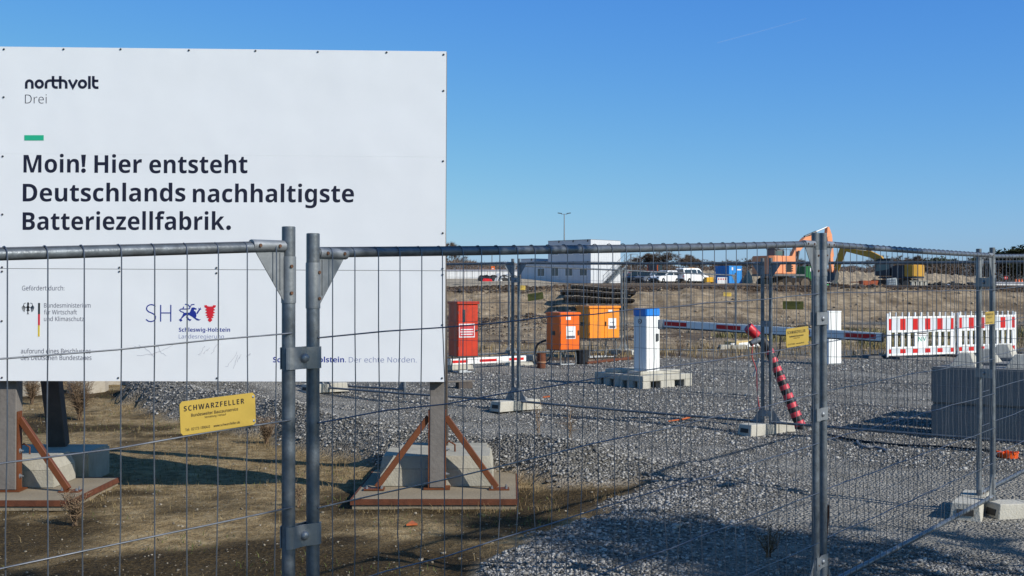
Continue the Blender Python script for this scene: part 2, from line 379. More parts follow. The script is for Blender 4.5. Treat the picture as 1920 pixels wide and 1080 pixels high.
def blades(name, x, y, h, wd, mat, label, cat, lean=.5, n_seg=2, sprd=0.0):
    n = len(x); z = H(x, y)-.01
    a = RNG.uniform(0, 6.283, n); ln = np.abs(RNG.normal(0, lean, n))+.05
    dx, dy = np.cos(a), np.sin(a); wa = a+math.pi/2+RNG.normal(0, .4, n); wx, wy = np.cos(wa)*wd, np.sin(wa)*wd
    P = []
    for t, k in ((0, 1.0), (.55, .75)):
        bx = x+dx*h*np.sin(ln)*t*t; by = y+dy*h*np.sin(ln)*t*t; bz = z+h*t*np.cos(ln*t)
        P += [np.stack([bx-wx*k, by-wy*k, bz], -1), np.stack([bx+wx*k, by+wy*k, bz], -1)]
    P.append(np.stack([x+dx*h*np.sin(ln), y+dy*h*np.sin(ln), z+h*np.cos(ln)], -1))
    v = np.stack(P, 1)
    me = bpy.data.meshes.new(name); me.vertices.add(n*5); me.vertices.foreach_set('co', v.astype(np.float32).ravel())
    o5 = np.arange(n)[:, None]*5
    fill_polys(me, np.concatenate([o5+np.array([[0, 1, 3]]), o5+np.array([[0, 3, 2]]), o5+np.array([[2, 3, 4]])]), 3)
    me.materials.append(mat); o = link(name, me); return tag(o, label, cat, kind='stuff')
gravel_m = M_island('gravel_stone', (.10, .097, .09), (.42, .412, .39), .85, (.245, .238, .225))
clod_m = M_island('soil_clod', (.03, .02, .013), (.15, .105, .07), .95)
tan_m = M_island('tan_stone', (.16, .12, .08), (.38, .315, .235), .95)
straw_m = M_island('dry_grass', (.11, .078, .034), (.36, .27, .13), .8)
green_m = M_island('green_grass', (.035, .055, .012), (.13, .15, .04), .8)
def cone_samples(n, y0, y1, p, half=.56):   # points spread over the wedge of ground ahead, denser near
    t = RNG.uniform(0, 1, n)
    y = (y0**(p)+t*(y1**p-y0**p))**(1/p) if abs(p) > 1e-3 else y0*(y1/y0)**t
    return RNG.uniform(-half, half, n)*y, y
x, y = cone_samples(135000, 5.6, 27, .001)
s_, g_ = zones(x, y); ln_ = lanes(x, y); keep = (g_ > RNG.uniform(.15, .8, len(x))) & (RNG.uniform(0, 1, len(x)) > ln_*.62)
x, y = x[keep], y[keep]; edge = np.exp(-((soil_sd(x, y)+.5)/.6)**2); szf = (.86+.12*edge)*(1-.45*lanes(x, y))
rocks('gravel', x, y, RNG.lognormal(0, .3, len(x))*.0125*(y/8)**.5*szf, gravel_m, 'crushed grey gravel spread across the yard behind the fences', 'gravel')
x, y = cone_samples(9000, 5.6, 26, .001); s_, g_ = zones(x, y); keep = s_ > .6; x, y = x[keep], y[keep]
rocks('pebbles', x, y, RNG.lognormal(0, .5, len(x))*.006*(y/8)**.5, M_island('soil_pebble', (.1, .085, .06), (.3, .26, .2), .95), 'small pebbles strewn over the brown sandy soil', 'pebbles')
x = RNG.uniform(-7, 34, 16000); y = RNG.uniform(26.5, 60, 16000); keep = RNG.uniform(0, 1, len(x)) < (.25+.75*(fbm(x*.4, y*.4, 111) > .05)); keep &= np.abs(x) < .56*y; x, y = x[keep], y[keep]
rocks('rubble', x, y, RNG.lognormal(0, .55, len(x))*.03, tan_m, 'tan stones and rubble strewn below the embankment', 'rubble')
x = RNG.uniform(-10, 36, 65000); y = 57.3+np.abs(RNG.normal(0, 2.6, 65000)); keep = np.abs(x) < .56*y; x, y = x[keep], y[keep]
rocks('soil_clods', x, y, RNG.lognormal(0, .5, len(x))*.026, clod_m, 'dark earth clods along the crest of the embankment', 'soil')
x = np.concatenate([RNG.normal(-2.6, 2.2, 6500), RNG.normal(.8, 1.6, 3000)]); y = np.concatenate([RNG.normal(46, 1.8, 6500), RNG.normal(42, 1.8, 3000)])
rocks('earth_heap_clods', x, y, RNG.lognormal(0, .5, len(x))*.026, clod_m, 'brown clods on the low heaps behind the red cabinet', 'soil')
# dry and green grass
x, y = cone_samples(90000, 5.6, 24, .3); s_, g_ = zones(x, y); f = fbm(x*1.1, y*1.1, 121); keep = (s_ > .5) & (f > RNG.uniform(-.05, .35, len(x))) & (RNG.uniform(0, 1, len(x)) < .12+.88*sst(8.8, 10.2, y)); x, y = x[keep], y[keep]
blades('dry_grass', x, y, RNG.uniform(.02, .085, len(x)), .0016, straw_m, 'dry straw coloured grass on the soil round the billboard', 'grass', 1.15)
x, y = cone_samples(52000, 5.6, 24, .4); s_, g_ = zones(x, y); f = fbm(x*1.3+9, y*1.3, 131); keep = (s_ > .4) & (f > RNG.uniform(.05, .4, len(x))); x, y = x[keep], y[keep]
blades('green_grass', x, y, RNG.uniform(.015, .055, len(x)), .003, green_m, 'low green grass and moss tufts on the soil', 'grass', .8)
# clumps of dead grass
cx_, cy_ = cone_samples(1500, 7, 20, .6); s_, g_ = zones(cx_, cy_); kp = (s_ > .35) & (fbm(cx_*.7, cy_*.7, 151)+.5*np.exp(-(soil_sd(cx_, cy_)/.7)**2) > .2) & (cy_ > 9.6); cx_, cy_ = cx_[kp][:150], cy_[kp][:150]
rp = np.repeat(np.arange(len(cx_)), 26); x = cx_[rp]+RNG.normal(0, .07, len(rp)); y = cy_[rp]+RNG.normal(0, .07, len(rp))
blades('straw_tufts', x, y, RNG.uniform(.03, .11, len(x)), .0018, M_island('straw', (.11, .072, .03), (.34, .245, .12), .85), 'clumps of dead straw along the edge of the gravel', 'grass', 1.35)
x = RNG.uniform(6, 22, 36000); y = RNG.uniform(29.5, 44, 36000); f = fbm(x*.5, y*.5, 91); keep = (f > RNG.uniform(-.1, .25, len(x))) & (y < 36+x*.3); x, y = x[keep], y[keep]
blades('rough_grass', x, y, RNG.uniform(.08, .3, len(x)), .012, M_island('rough_grass', (.07, .075, .02), (.32, .26, .12), .8), 'rough green and straw grass behind the striped barriers', 'grass', .8)
x = RNG.uniform(-4, 16, 5000); y = RNG.uniform(26.5, 31, 5000); keep = fbm(x*.8, y*.8, 141) > .0; x, y = x[keep], y[keep]
blades('dead_weeds', x, y, RNG.uniform(.06, .32, len(x)), .006, straw_m, 'dead weeds along the foot of the far fence', 'weeds', .6)
# ------------------------------------------------------------------ lettering
_TX = {}
def text_mesh(body, offset=0.0, shear=0.0, spacing=1.0):
    cu = bpy.data.curves.new('lettering', 'FONT'); cu.body = body; cu.size = 1; cu.offset = offset; cu.shear = shear; cu.space_character = spacing
    cu.resolution_u = 4; cu.fill_mode = 'FRONT'; cu.dimensions = '2D'
    ob = bpy.data.objects.new('lettering', cu)
    me = bpy.data.meshes.new_from_object(ob); bpy.data.objects.remove(ob); bpy.data.curves.remove(cu)
    n = len(me.vertices); a = np.empty(n*3, np.float32); me.vertices.foreach_get('co', a)
    return me, a.reshape(-1, 3)
_cap = text_mesh('H')[1]; CAP = float(_cap[:, 1].max())
def sans(s, bold=False):   # sans-serif letter forms
    o = ''
    for c in s:
        if 'A' <= c <= 'Z': o += chr((0x1D5D4 if bold else 0x1D5A0)+ord(c)-65)
        elif 'a' <= c <= 'z': o += chr((0x1D5EE if bold else 0x1D5BA)+ord(c)-97)
        elif '0' <= c <= '9': o += chr((0x1D7EC if bold else 0x1D7E2)+ord(c)-48)
        else: o += c
    return o
def lettering(body, x0, x1, base, cap, mat, parent, to3d, name='lettering', offset=0.0, spacing=1.0, rise=0.0):
    """text whose left/right ends, baseline and cap height are given on a surface; to3d maps surface x, y to local coordinates"""
    me, a = text_mesh(body, offset, 0, spacing)
    bx0, bx1 = a[:, 0].min(), a[:, 0].max()
    sx = (x1-x0)/(bx1-bx0); sy = cap/(.714 if max(map(ord, body)) > 0x1D000 else CAP)
    X = x0+(a[:, 0]-bx0)*sx; Y = base+a[:, 1]*sy
    P = np.array([to3d(p, q) for p, q in zip(X, Y)], np.float32)
    me.vertices.foreach_set('co', P.ravel()); me.materials.clear(); me.materials.append(mat); me.name = name; me.update()
    return link(name, me, parent)

# ------------------------------------------------------------------ temporary fence panels
PL = 3.46; ZB, ZT = .12, 1.94; RP, RW = .0207, .0152
def _post():
    b = MB(); b.tube([(0, 0, 0), (0, 0, 1.999)], RP, 14)
    b.tube([(0, 0, 1.999), (0, 0, 2.0)], RP*.9, 14); return b.mesh('post', [galv], 40)
def _rail(): return MB().tube([(.012, 0, 0), (PL*.25, 0, -.004), (PL*.5, 0, -.006), (PL*.75, 0, -.004), (PL-.012, 0, 0)], RW, 12).mesh('rail', [galv], 40)
def _gusset():
    b = MB()
    b.prism([(.02, -.004, -.014), (.125, -.004, -.014), (.02, -.004, -.165)], (0, .003, 0))
    b.box(.032, .036, -.007, -.0035, -.13, -.02)
    b.tube([(.02, 0, 0), (.135, 0, 0)], RW+.0025, 12); b.tube([(0, 0, -.03), (0, 0, -.17)], RP+.002, 14)
    b.cur = 1
    for p in ((.045, 0), (.115, 0)): b.tube([(p[0], -RW-.001, p[1]), (p[0], -RW-.0055, p[1])], .0052, 8)
    for z in (-.06, -.14): b.tube([(.006, -RP-.0005, z), (.006, -RP-.0045, z)], .0052, 8)
    return b.mesh('gusset', [galv_plate, rivet_m], 40)
def _vwire(k):
    rnd = random.Random(k); p = []; bx = 0; by = 0
    for i in range(9):
        t = i/8; amp = .0065 if k else .002
        p.append((rnd.gauss(0, amp) if 0 < i < 7 else 0, -.0185+(rnd.gauss(0, amp) if i < 7 else 0), ZB-.012+(ZT-ZB)*t))
    r_ = RW+.0008
    p += [(0, -r_*math.cos(a), ZT+r_*math.sin(a)) for a in (.2, .8, 1.4, 2.0, 2.6, 3.1)]
    p = [(0, r_*math.cos(a), ZB-r_*math.sin(a)) for a in (.4, 1.2, 2.0, 2.7)]+p
    return MB().tube(p, .0019, 5).mesh('vertical_wire', [wire_m], 60)
def _hwire(k):
    rnd = random.Random(100+k)
    p = [(PL*i/12, -.0228+rnd.gauss(0, .002), rnd.gauss(0, .003) if 0 < i < 12 else 0) for i in range(13)]
    return MB().tube(p, .0026, 6).mesh('horizontal_wire', [wire_m], 60)
post_me, rail_me, gus_me = _post(), _rail(), _gusset()
vw = [_vwire(k) for k in range(7)]; hw = [_hwire(k) for k in range(4)]
hw_top = MB().tube([(.02, 0, 0), (PL*.25, 0, -.004), (PL*.5, 0, -.006), (PL*.75, 0, -.004), (PL-.02, 0, 0)], .0022, 6).mesh('horizontal_wire', [wire_m], 60)
def fence_panel(A, B, zA, zB, label, group, detail=True, seed=0):
    rnd = random.Random(seed); A = Vector(A); B = Vector(B); d = B-A
    ang = math.atan2(d.y, d.x); sl = math.atan2(zB-zA, d.length)
    kx = d.length/PL; ts = (zB-zA)/PL; ry = (0, -math.atan(ts), 0)     # upright posts, rails and wires follow the slope of the ground
    Mx = Matrix.Translation((A.x, A.y, zA)) @ Matrix.Rotation(ang, 4, 'Z') @ Matrix.Diagonal((kx, 1, 1, 1))
    t = thing('mesh_fence', label, 'fence panel', group=group, mat=Mx); dz = zB-zA
    link('post', post_me, t); link('post', post_me, t, (PL, 0, dz))
    link('top_rail', rail_me, t, (0, 0, ZT), ry); link('bottom_rail', rail_me, t, (0, 0, ZB), ry)
    link('gusset', gus_me, t, (0, 0, ZT)); link('gusset', gus_me, t, (PL, 0, ZT+dz), None, (-1, 1, 1))
    link('gusset', gus_me, t, (0, 0, ZB), None, (1, 1, -1)); link('gusset', gus_me, t, (PL, 0, ZB+dz), None, (-1, 1, -1))
    n = 34; hs_ = [ZT-.26*k for k in range(1, 7)]+[ZT+RW+.001]
    if detail:
        for i in range(n):
            x_ = .058+i*(PL-.116)/(n-1)+rnd.gauss(0, .002); link('vertical_wire', vw[rnd.randrange(7)], t, (x_, rnd.uniform(-.001, .001), x_*ts))
        for z in hs_: link('horizontal_wire', hw[rnd.randrange(4)] if z < ZT else hw_top, t, (0, 0, z), ry)
    else:
        b = MB()
        for i in range(n):
            x_ = .058+i*(PL-.116)/(n-1); b.tube([(x_, -.018, ZB+x_*ts), (x_+rnd.gauss(0, .004), -.018, 1.0), (x_, -.018, ZT+RW+x_*ts)], .0021, 4)
        for z in hs_: b.tube([(0, -.0225, z), (PL, -.0225, z+dz)], .0024, 4)
        tag(b.build('wire_mesh', [wire_m], t), kind='stuff')
    Mx = Mx @ Matrix.Translation((0, 0, 0)); Mx = Mx @ Matrix(((1, 0, 0, 0), (0, 1, 0, 0), (ts, 0, 1, 0), (0, 0, 0, 1)))
    return t, Mx
NEAR = 'near fence panels along the front of the site'; MIDF = 'fence panels of the middle row'; FARF = 'sunlit fence panels of the far row'
J1L = Vector((-.672, 3.69)); dl = Vector((.678, .735)).normalized()
pan_a = fence_panel(J1L-dl*PL, J1L, -.29, -.134, 'nearest mesh fence panel, at far left in front of the billboard', NEAR, seed=1)
J1R = Vector((-.61, 3.76)); J2L = Vector((1.59, 6.43))
pan_b = fence_panel(J1R, J2L, -.151, -.021, 'mesh fence panel crossing the middle between the two near post pairs', NEAR, seed=2)
J2R = Vector((1.656, 6.53)); J3R = Vector((3.63, 9.27))
pan_c = fence_panel(J2R, J3R, -.017, .004, 'mesh fence panel right of the middle one, in front of the concrete blocks', NEAR, seed=3)
J3L = Vector((3.585, 9.42)); J4 = J3L+Vector((.607, .795)).normalized()*PL
pan_d = fence_panel(J3L, J4, .0, .1, 'mesh fence panel running out at the right edge of the picture', NEAR, seed=4)
K5 = Vector((.05, 16.2)); K6 = Vector((2.92, 14.07)); ud = (K6-K5).normalized(); vd = Vector((-ud.y, ud.x))
K7 = K6+ud*3.57; K4 = K5-ud*3.57; K3 = K4-ud*3.57; K8 = K7+ud*3.57
gp = ud*.05
pan_m = []
for i, (a, b, za, zb, lb) in enumerate([
        (K3, K4, .13, .12, 'middle row fence panel hidden mostly behind the billboard'),
        (K4, K5, .12, .107, 'middle row fence panel ending at the post pair right of the billboard edge'),
        (K5, K6, .107, .057, 'middle row fence panel in front of the blue topped barrier cabinet'),
        (K6, K7, .057, .03, 'middle row fence panel in front of the stacked concrete blocks')]):
    pan_m.append(fence_panel(a+gp, b-gp, za, zb, lb, MIDF, seed=10+i))
F0 = Vector((-2.6, 22.95)); F1 = Vector((-.03, 25.5)); F2 = Vector((2.55, 28.2)); F3 = Vector((5.5, 30.0))
pan_f = []
for i, (a, b, za, zb, lb) in enumerate([
        (F0, F1, .28, .28, 'sunlit far fence panel behind the red cabinet'),
        (F1, F2, .28, .22, 'sunlit far fence panel behind the orange cabinets'),
        (F2, F3, .22, .13, 'sunlit far fence panel right of the orange cabinets, ending at a free post')]):
    d_ = (b-a).normalized()*.045; pan_f.append(fence_panel(a+d_, b-d_, za, zb, lb, FARF, False, seed=30+i))
# spare panel standing just behind the middle row, under the billboard's lower edge
sp0 = K4+vd*.42-ud*.1; spare = fence_panel(sp0-ud*2.12, sp0+ud*1.34, .13, .12, 'spare fence panel standing close behind the middle row, left of the post', MIDF, False, seed=50)

# clamps joining neighbouring posts
def clamp_mesh(gap):
    b = MB(); r_ = RP+.003; th = .0035; p = []
    for a in np.linspace(math.pi*1.2, math.pi*1.62, 7): p.append((-gap/2+r_*math.cos(a), r_*math.sin(a)))
    p += [(-gap*.12, -r_*.62), (gap*.12, -r_*.62)]
    for a in np.linspace(math.pi*1.38, math.pi*1.8, 7): p.append((gap/2+r_*math.cos(a), r_*math.sin(a)))
    b.ribbon(p, th, -.033, .033)
    q = [(x_, -y_) for x_, y_ in p]; b.ribbon(q, th, -.033, .033)
    plate = b.mesh('clamp_plate', [galv_plate], 50)
    c = MB(); Mr = Matrix.Translation((0, -r_*.62-.002, 0)) @ Matrix.Rotation(R(90), 4, 'X')
    c.lathe([(.0145, 0), (.0142, .004), (.012, .009), (.007, .0125), (.001, .0138)], 14, Mr)
    c.tube([(0, -r_*.6, 0), (0, .045, 0)], .006, 8); c.tube([(0, .022, 0), (0, .034, 0)], .012, 6)
    return plate, c.mesh('bolt', [galv_plate], 50)
def clamp(Pa, Pb, z, label, group):
    Pa = Vector(Pa); Pb = Vector(Pb); d = Pb-Pa; c = (Pa+Pb)/2
    if d.x < 0: d = -d
    t = thing('fence_clamp', label, 'clamp', (c.x, c.y, z), math.atan2(d.y, d.x), group)
    pm, bm_ = clamp_mesh(d.length); link('clamp_plate', pm, t); link('bolt', bm_, t); return t
clamp(J1L, J1R, at(0, 671, 3.72).z, 'upper steel clamp on the nearest pair of fence posts', 'clamps')
clamp(J1L, J1R, at(0, 1003, 3.72).z, 'lower steel clamp on the nearest pair of fence posts', 'clamps')
clamp(J2L, J2R, at(0, 597, 6.48).z, 'upper clamp on the post pair at the middle right', 'clamps')
clamp(J2L, J2R, at(0, 776, 6.48).z, 'middle clamp on the post pair at the middle right', 'clamps')
clamp(J2L, J2R, at(0, 1052, 6.48).z, 'lowest clamp on the post pair at the middle right', 'clamps')
clamp(J3L, J3R, at(0, 529, 9.33).z, 'upper clamp on the post pair near the right edge', 'clamps')
clamp(J3L, J3R, at(0, 700, 9.33).z, 'lower clamp on the post pair near the right edge', 'clamps')
for K, y_, nm in ((K5, 16.2, 'post pair right of the billboard edge'), (K6, 14.07, 'post pair beside the striped pole')):
    for py, w_ in ((525 if K is K5 else 607, 'upper'), (731 if K is K5 else 775, 'lower')):
        clamp(K-gp, K+gp, at(0, py, y_).z, f'{w_} clamp on the middle row {nm}', 'clamps')

# concrete fence feet
def foot_mesh():
    b = MB(); L = .36; W = .115; h = .135
    for s in (-1, 1):
        b.hexa([(s*.10, -W*.86, 0), (s*L, -W, 0), (s*L, W, 0), (s*.10, W*.86, 0), (s*.10, -W*.86, h), (s*(L-.025), -W*.85, h), (s*(L-.025), W*.85, h), (s*.10, W*.86, h)] if s > 0 else
               [(s*L, -W, 0), (s*.10, -W*.86, 0), (s*.10, W*.86, 0), (s*L, W, 0), (s*(L-.025), -W*.85, h), (s*.10, -W*.86, h), (s*.10, W*.86, h), (s*(L-.025), W*.85, h)])
    b.box(-.1, -.055, -W*.8, W*.8, 0, h); b.box(.055, .1, -W*.8, W*.8, 0, h); b.box(-.055, .055, -W*.88, W*.88, 0, h-.012)
    me = b.mesh('block', [concrete_l], None, .006, 1)
    c = MB()
    for s in (-1, 1):
        x_ = s*(L-.008); c.hexa([(min(x_, x_+s*.006), -.06, .045), (max(x_, x_+s*.006), -.06, .045), (max(x_, x_+s*.006), .06, .045), (min(x_, x_+s*.006), .06, .045),
                                 (min(x_, x_+s*.006)-s*.008, -.06, .09), (max(x_, x_+s*.006)-s*.008, -.06, .09), (max(x_, x_+s*.006)-s*.008, .06, .09), (min(x_, x_+s*.006)-s*.008, .06, .09)])
    return me, c.mesh('hand_hole', [M('hole_shadow', (.05, .048, .045), .95)])
foot_me, hole_me = foot_mesh()
def fence_foot(x_, y_, ang, label, dz=0.0, k=1.0):
    t = thing('fence_block', label, 'fence foot', (x_, y_, hz(x_, y_)-.012+dz), ang, 'concrete feet of the fences')
    t.scale = (k, k, k); link('block', foot_me, t); link('hand_hole', hole_me, t); return t
va = math.atan2(vd.y, vd.x)
fence_foot(K5.x, K5.y, va-.25, 'concrete fence foot under the post pair right of the billboard', .02)
fence_foot(K6.x, K6.y, va-.35, 'concrete fence foot under the post pair beside the striped pole', .0)
fence_foot(K4.x+.02, K4.y, va-.2, 'concrete fence foot behind the gap of the nearest posts', .02)
fence_foot(K3.x+.6, K3.y-.3, va+.4, 'concrete fence foot half hidden under the billboard edge', .02)
fence_foot(J3R.x-.12, J3R.y+.1, R(62), 'concrete fence foot left of the right edge post pair', -.01)
fence_foot(J3R.x+.30, J3R.y-.02, R(10), 'concrete fence foot lying right of the right edge post pair', -.02)
fence_foot(J2R.x, J2R.y-.03, R(-35), 'concrete fence foot under the middle right post pair', -.02)
fa = math.atan2(2.7, 2.58)+math.pi/2
fence_foot(F1.x+.15, F1.y-.2, R(20), 'sunlit concrete foot at the end of the lying barrier arm', .02)
fence_foot(F2.x, F2.y, fa, 'concrete foot of the far fence behind the orange cabinets', -.02)
fence_foot(F3.x-.1, F3.y, R(8), 'concrete foot at the free end of the far fence', -.02)

# yellow hire plates wired to the mesh
plate_m = M('yellow_plate', (.50, .35, .07), .42, .25, .08, 3)
ink = M('black_ink', (.012, .012, .014), .5, 0, .1, 20)
PW, PH = .25, .094
def hire_plate_meshes():
    b = MB(); c = .008
    b.prism([(c, 0, 0), (PW-c, 0, 0), (PW, 0, c), (PW, 0, PH-c), (PW-c, 0, PH), (c, 0, PH), (0, 0, PH-c), (0, 0, c)], (0, .0022, 0))
    pm = b.mesh('plate', [plate_m])
    r = MB()
    r.lathe([(.004, 0), (.0036, .0015), (.001, .0026)], 10, Matrix.Translation((PW-.007, -.0001, 0)) @ Matrix.Rotation(R(90), 4, 'X'))
    rm = r.mesh('rivet', [galv_plate], 50)
    tp = lambda p, q: (p, -.0006, q)
    L = []
    for s, x0, x1, bs, cp, of, sp in (('SCHWARZFELLER', .0125, .212, .066, .0145, 0.0, 1.25), ('Bundesweiter Bauzaunservice', .035, .19, .0485, .0085, .012, 1), ('Vermietung / Verkauf', .078, .149, .0395, .0058, 0, 1),
                                      ('Tel:  02173 / 8904-0', .0145, .094, .0105, .0075, .008, 1), ('www.schwarzfeller.de', .106, .195, .0105, .0068, .008, 1)):
        o = lettering(sans(s, sp > 1), x0, x1, bs, cp, ink, None, tp, offset=of, spacing=sp); L.append(o.data); bpy.data.objects.remove(o)
    return pm, rm, L
pl_me, rv_me, tx_me = hire_plate_meshes()
def hire_plate(pan, xl, zl, label, tilt=0.0, side=-1, k=1.0):
    tilt = tilt-math.atan(pan[1][2][0]/math.hypot(pan[1][0][0], pan[1][1][0])); Mx = pan[1] @ Matrix.Translation((xl, -.029 if side < 0 else .02, zl)) @ Matrix.Rotation(tilt, 4, 'Y')
    loc = Mx.to_translation(); rot = (Matrix.Rotation(math.atan2(pan[1][1][0], pan[1][0][0]), 4, 'Z') @ Matrix.Rotation(tilt, 4, 'Y')).to_quaternion()
    t = thing('hire_plate', label, 'sign plate', group='yellow hire plates on the fences', mat=Matrix.LocRotScale(loc, rot, Vector((k, k, k))))
    link('plate', pl_me, t); link('rivet', rv_me, t, (0, 0, .012)); link('rivet', rv_me, t, (0, 0, PH-.012))
    for m in tx_me: link('lettering', m, t)
hire_plate(pan_a, PL-.388, 1.424, 'large yellow plate on the nearest fence panel below the billboard')
hire_plate(pan_b, PL-.385, 1.426, 'yellow plate left of the middle right post pair, before the barrier arm', 0, k=1.0)
hire_plate(pan_c, PL-.31, 1.426, 'yellow plate on the right edge post pair before the striped barrier')
hire_plate(pan_m[3], .16, 1.415, 'shaded yellow plate above the barrier arm, on the middle row')
hire_plate(pan_m[2], .17, 1.44, 'shaded tilted yellow plate above and left of the orange cabinets', -.14)
hire_plate(pan_f[2], PL-.42, 1.42, 'sunlit yellow plate at the free end of the far fence')
hire_plate(pan_f[1], .12, 1.43, 'small pale yellow plate right of the dark post pair on the far fence')

# ------------------------------------------------------------------ billboard
yR = 10.2; yL = yR*620/627
BR = at(834, 716, yR); BL = at(-5, 714, yL); TR = at(834, 96, yR)
e1 = BR-BL; BWID = e1.length; e1n = e1.normalized(); BHGT = TR.z-BR.z
ang_b = math.atan2(e1.y, e1.x); roll_b = math.atan2(e1.z, math.hypot(e1.x, e1.y))
BM = Matrix.Translation(BL) @ Matrix.Rotation(ang_b, 4, 'Z') @ Matrix.Rotation(-roll_b, 4, 'Y')
bill = thing('billboard', 'large white building site billboard on timber posts with German lettering', 'billboard', mat=BM)
def bp(px, py):   # photo pixel on the board -> board coordinates (metres right of the lower left corner, metres up)
    k = (px-CX)/FPX; u = (BL.x-k*BL.y)/(k*e1n.y-e1n.x)
    Y = BL.y+u*e1n.y; Z = EYE-(py-HOR)/FPX*Y
    return u, (Z-BL.z-u*e1n.z)
def board_material():
    m = bpy.data.materials.new('billboard_sheet'); m.use_nodes = True; t = m.node_tree; N = t.nodes; Lk = t.links
    b = N['Principled BSDF']; b.inputs['Roughness'].default_value = .38; b.inputs['Specular IOR Level'].default_value = .35
    tc = N.new('ShaderNodeTexCoord'); n = N.new('ShaderNodeTexNoise'); n.inputs['Scale'].default_value = 1.9; n.inputs['Detail'].default_value = 1.5
    Lk.new(tc.outputs['Object'], n.inputs['Vector'])
    bu = N.new('ShaderNodeBump'); bu.inputs['Strength'].default_value = .35; bu.inputs['Distance'].default_value = .03; Lk.new(n.outputs['Fac'], bu.inputs['Height']); Lk.new(bu.outputs[0], b.inputs['Normal'])
    n2 = N.new('ShaderNodeTexNoise'); n2.inputs['Scale'].default_value = 2.5; n2.inputs['Detail'].default_value = 10; n2.inputs['Roughness'].default_value = .7; Lk.new(tc.outputs['Object'], n2.inputs['Vector'])
    cr = N.new('ShaderNodeValToRGB'); cr.color_ramp.elements[0].color = (.775, .795, .81, 1); cr.color_ramp.elements[1].color = (.79, .81, .825, 1); cr.color_ramp.elements[0].position = .35; cr.color_ramp.elements[1].position = .6
    Lk.new(n2.outputs['Fac'], cr.inputs[0]); Lk.new(cr.outputs[0], b.inputs['Base Color']); return m
board_m = board_material()
s1 = bp(400, 291)[1]; s2 = bp(400, 505.5)[1]
for z0, z1 in ((0, s2-.002), (s2+.002, s1-.0002), (s1+.0002, BHGT)):
    MB().box(0, BWID, 0, .006, z0, z1).build('board_sheet', [board_m], bill)
fr = MB()
for z in (.06, s2, s1, BHGT-.06): fr.box(.02, BWID-.02, .008, .062, z-.05, z+.05)
fr.build('back_batten', [wood], bill, None, .004)
MB().box(BWID-.05, BWID+.004, .0085, .0615, .0, BHGT-.004).build('edge_batten', [wood], bill, None, .003)
MB().box(-.004, .05, .0085, .0615, .0, BHGT-.004).build('edge_batten', [wood], bill, None, .003)
scr = MB().lathe([(.0085, 0), (.008, .004), (.005, .0065), (.001, .007)], 10, Matrix.Rotation(R(90), 4, 'X')).mesh('screw', [steel_d], 50)
SP = [(4, 92), (116, 92), (223, 92), (351, 94), (476, 95), (593, 97), (722, 98), (829, 102), (829, 170), (829, 302), (829, 437), (829, 503.5), (829, 515), (829, 609), (829, 709),
      (4, 182), (3, 293), (3, 402), (223, 501.5), (223, 509), (405, 502), (405, 512), (3, 501), (3, 509), (3, 602), (4, 708), (222, 708.5), (407, 709), (597, 709)]
for px, py in SP:
    u, v = bp(px, py); link('screw', scr, bill, (max(.018, u), -.0005, v))
navy = M('navy_ink', (.012, .012, .028), .45, 0, .05, 5); blue_i = M('blue_ink', (.015, .03, .26), .45, 0, .05, 5); lblue = M('pale_blue_ink', (.2, .23, .42), .5, 0, .05, 5)
grey_i = M('grey_ink', (.1, .1, .14), .5, 0, .05, 5); green_i = M('green_ink', (.02, .42, .23), .45, 0, .05, 5); red_i = M('red_ink', (.62, .02, .035), .45, 0, .05, 5)
gold_i = M('gold_ink', (.7, .52, .03), .45, 0, .05, 5); pen_i = M('pen_ink', (.42, .42, .46), .5, 0, .1, 5)
def on_board(p, q):
    u, v = bp(p, -q); return (u, -.0009, v)
def btext(s, x0, x1, base, cap, mat, of=0.0, sp=1.0, bold=False): return lettering(sans(s, bold), x0, x1, -base, cap, mat, bill, on_board, 'lettering', of, sp)
btext('Drei', 44, 84.6, 193.9, 17, navy, -.014)
btext('Moin', 42, 146, 323.4, 33, navy, .0, 1.0, True); btext('Hier', 175, 264, 324, 33, navy, .0, 1.0, True); btext('entsteht', 278, 462, 324.6, 33, navy, .0, 1.0, True)
btext('Deutschlands', 41, 346, 377.6, 33, navy, .0, 1.0, True); btext('nachhaltigste', 360, 662, 379.2, 33, navy, .0, 1.0, True)
btext('Batteriezellfabrik', 41, 419.5, 431, 33, navy, .0, 1.0, True)
btext('Gefördert durch:', 40.5, 120, 544.5, 8.6, grey_i)
btext('Bundesministerium', 82, 169.3, 576.7, 8.2, grey_i); btext('für Wirtschaft', 82, 143.6, 589.4, 8.2, grey_i); btext('und Klimaschutz', 82, 157, 602, 8.2, grey_i)
btext('aufgrund eines Beschlusses', 39, 170, 662.5, 8.6, grey_i, .004); btext('des Deutschen Bundestages', 39, 171.5, 675, 8.6, grey_i, .004)
btext('Schleswig-Holstein', 335, 431, 621.9, 7.4, blue_i, .0, 1.0, True); btext('Landesregierung', 335, 419.5, 634.6, 7.4, lblue, -.006)
btext('Schleswig-Holstein.', 512, 648.5, 679.3, 10, blue_i, 0, 1, True); btext('Der echte Norden.', 654, 781, 679.5, 10, lblue, -.01)
def strokes(name, mat, lines, wd, closed=()):
    b = MB()
    for i, l in enumerate(lines):
        pts = [bp(*p) for p in l]; b.ribbon(pts, wd, 0, .0012, i in closed)
    for i, q in enumerate(b.v): b.v[i] = (q[0], -.0004-q[2], q[1])
    return b.build(name, [mat], bill)
def polys(name, mat, pl):
    b = MB()
    for l in pl: b.prism([(bp(*p)[0], -.0016, bp(*p)[1]) for p in l], (0, .0012, 0))
    return b.build(name, [mat], bill)
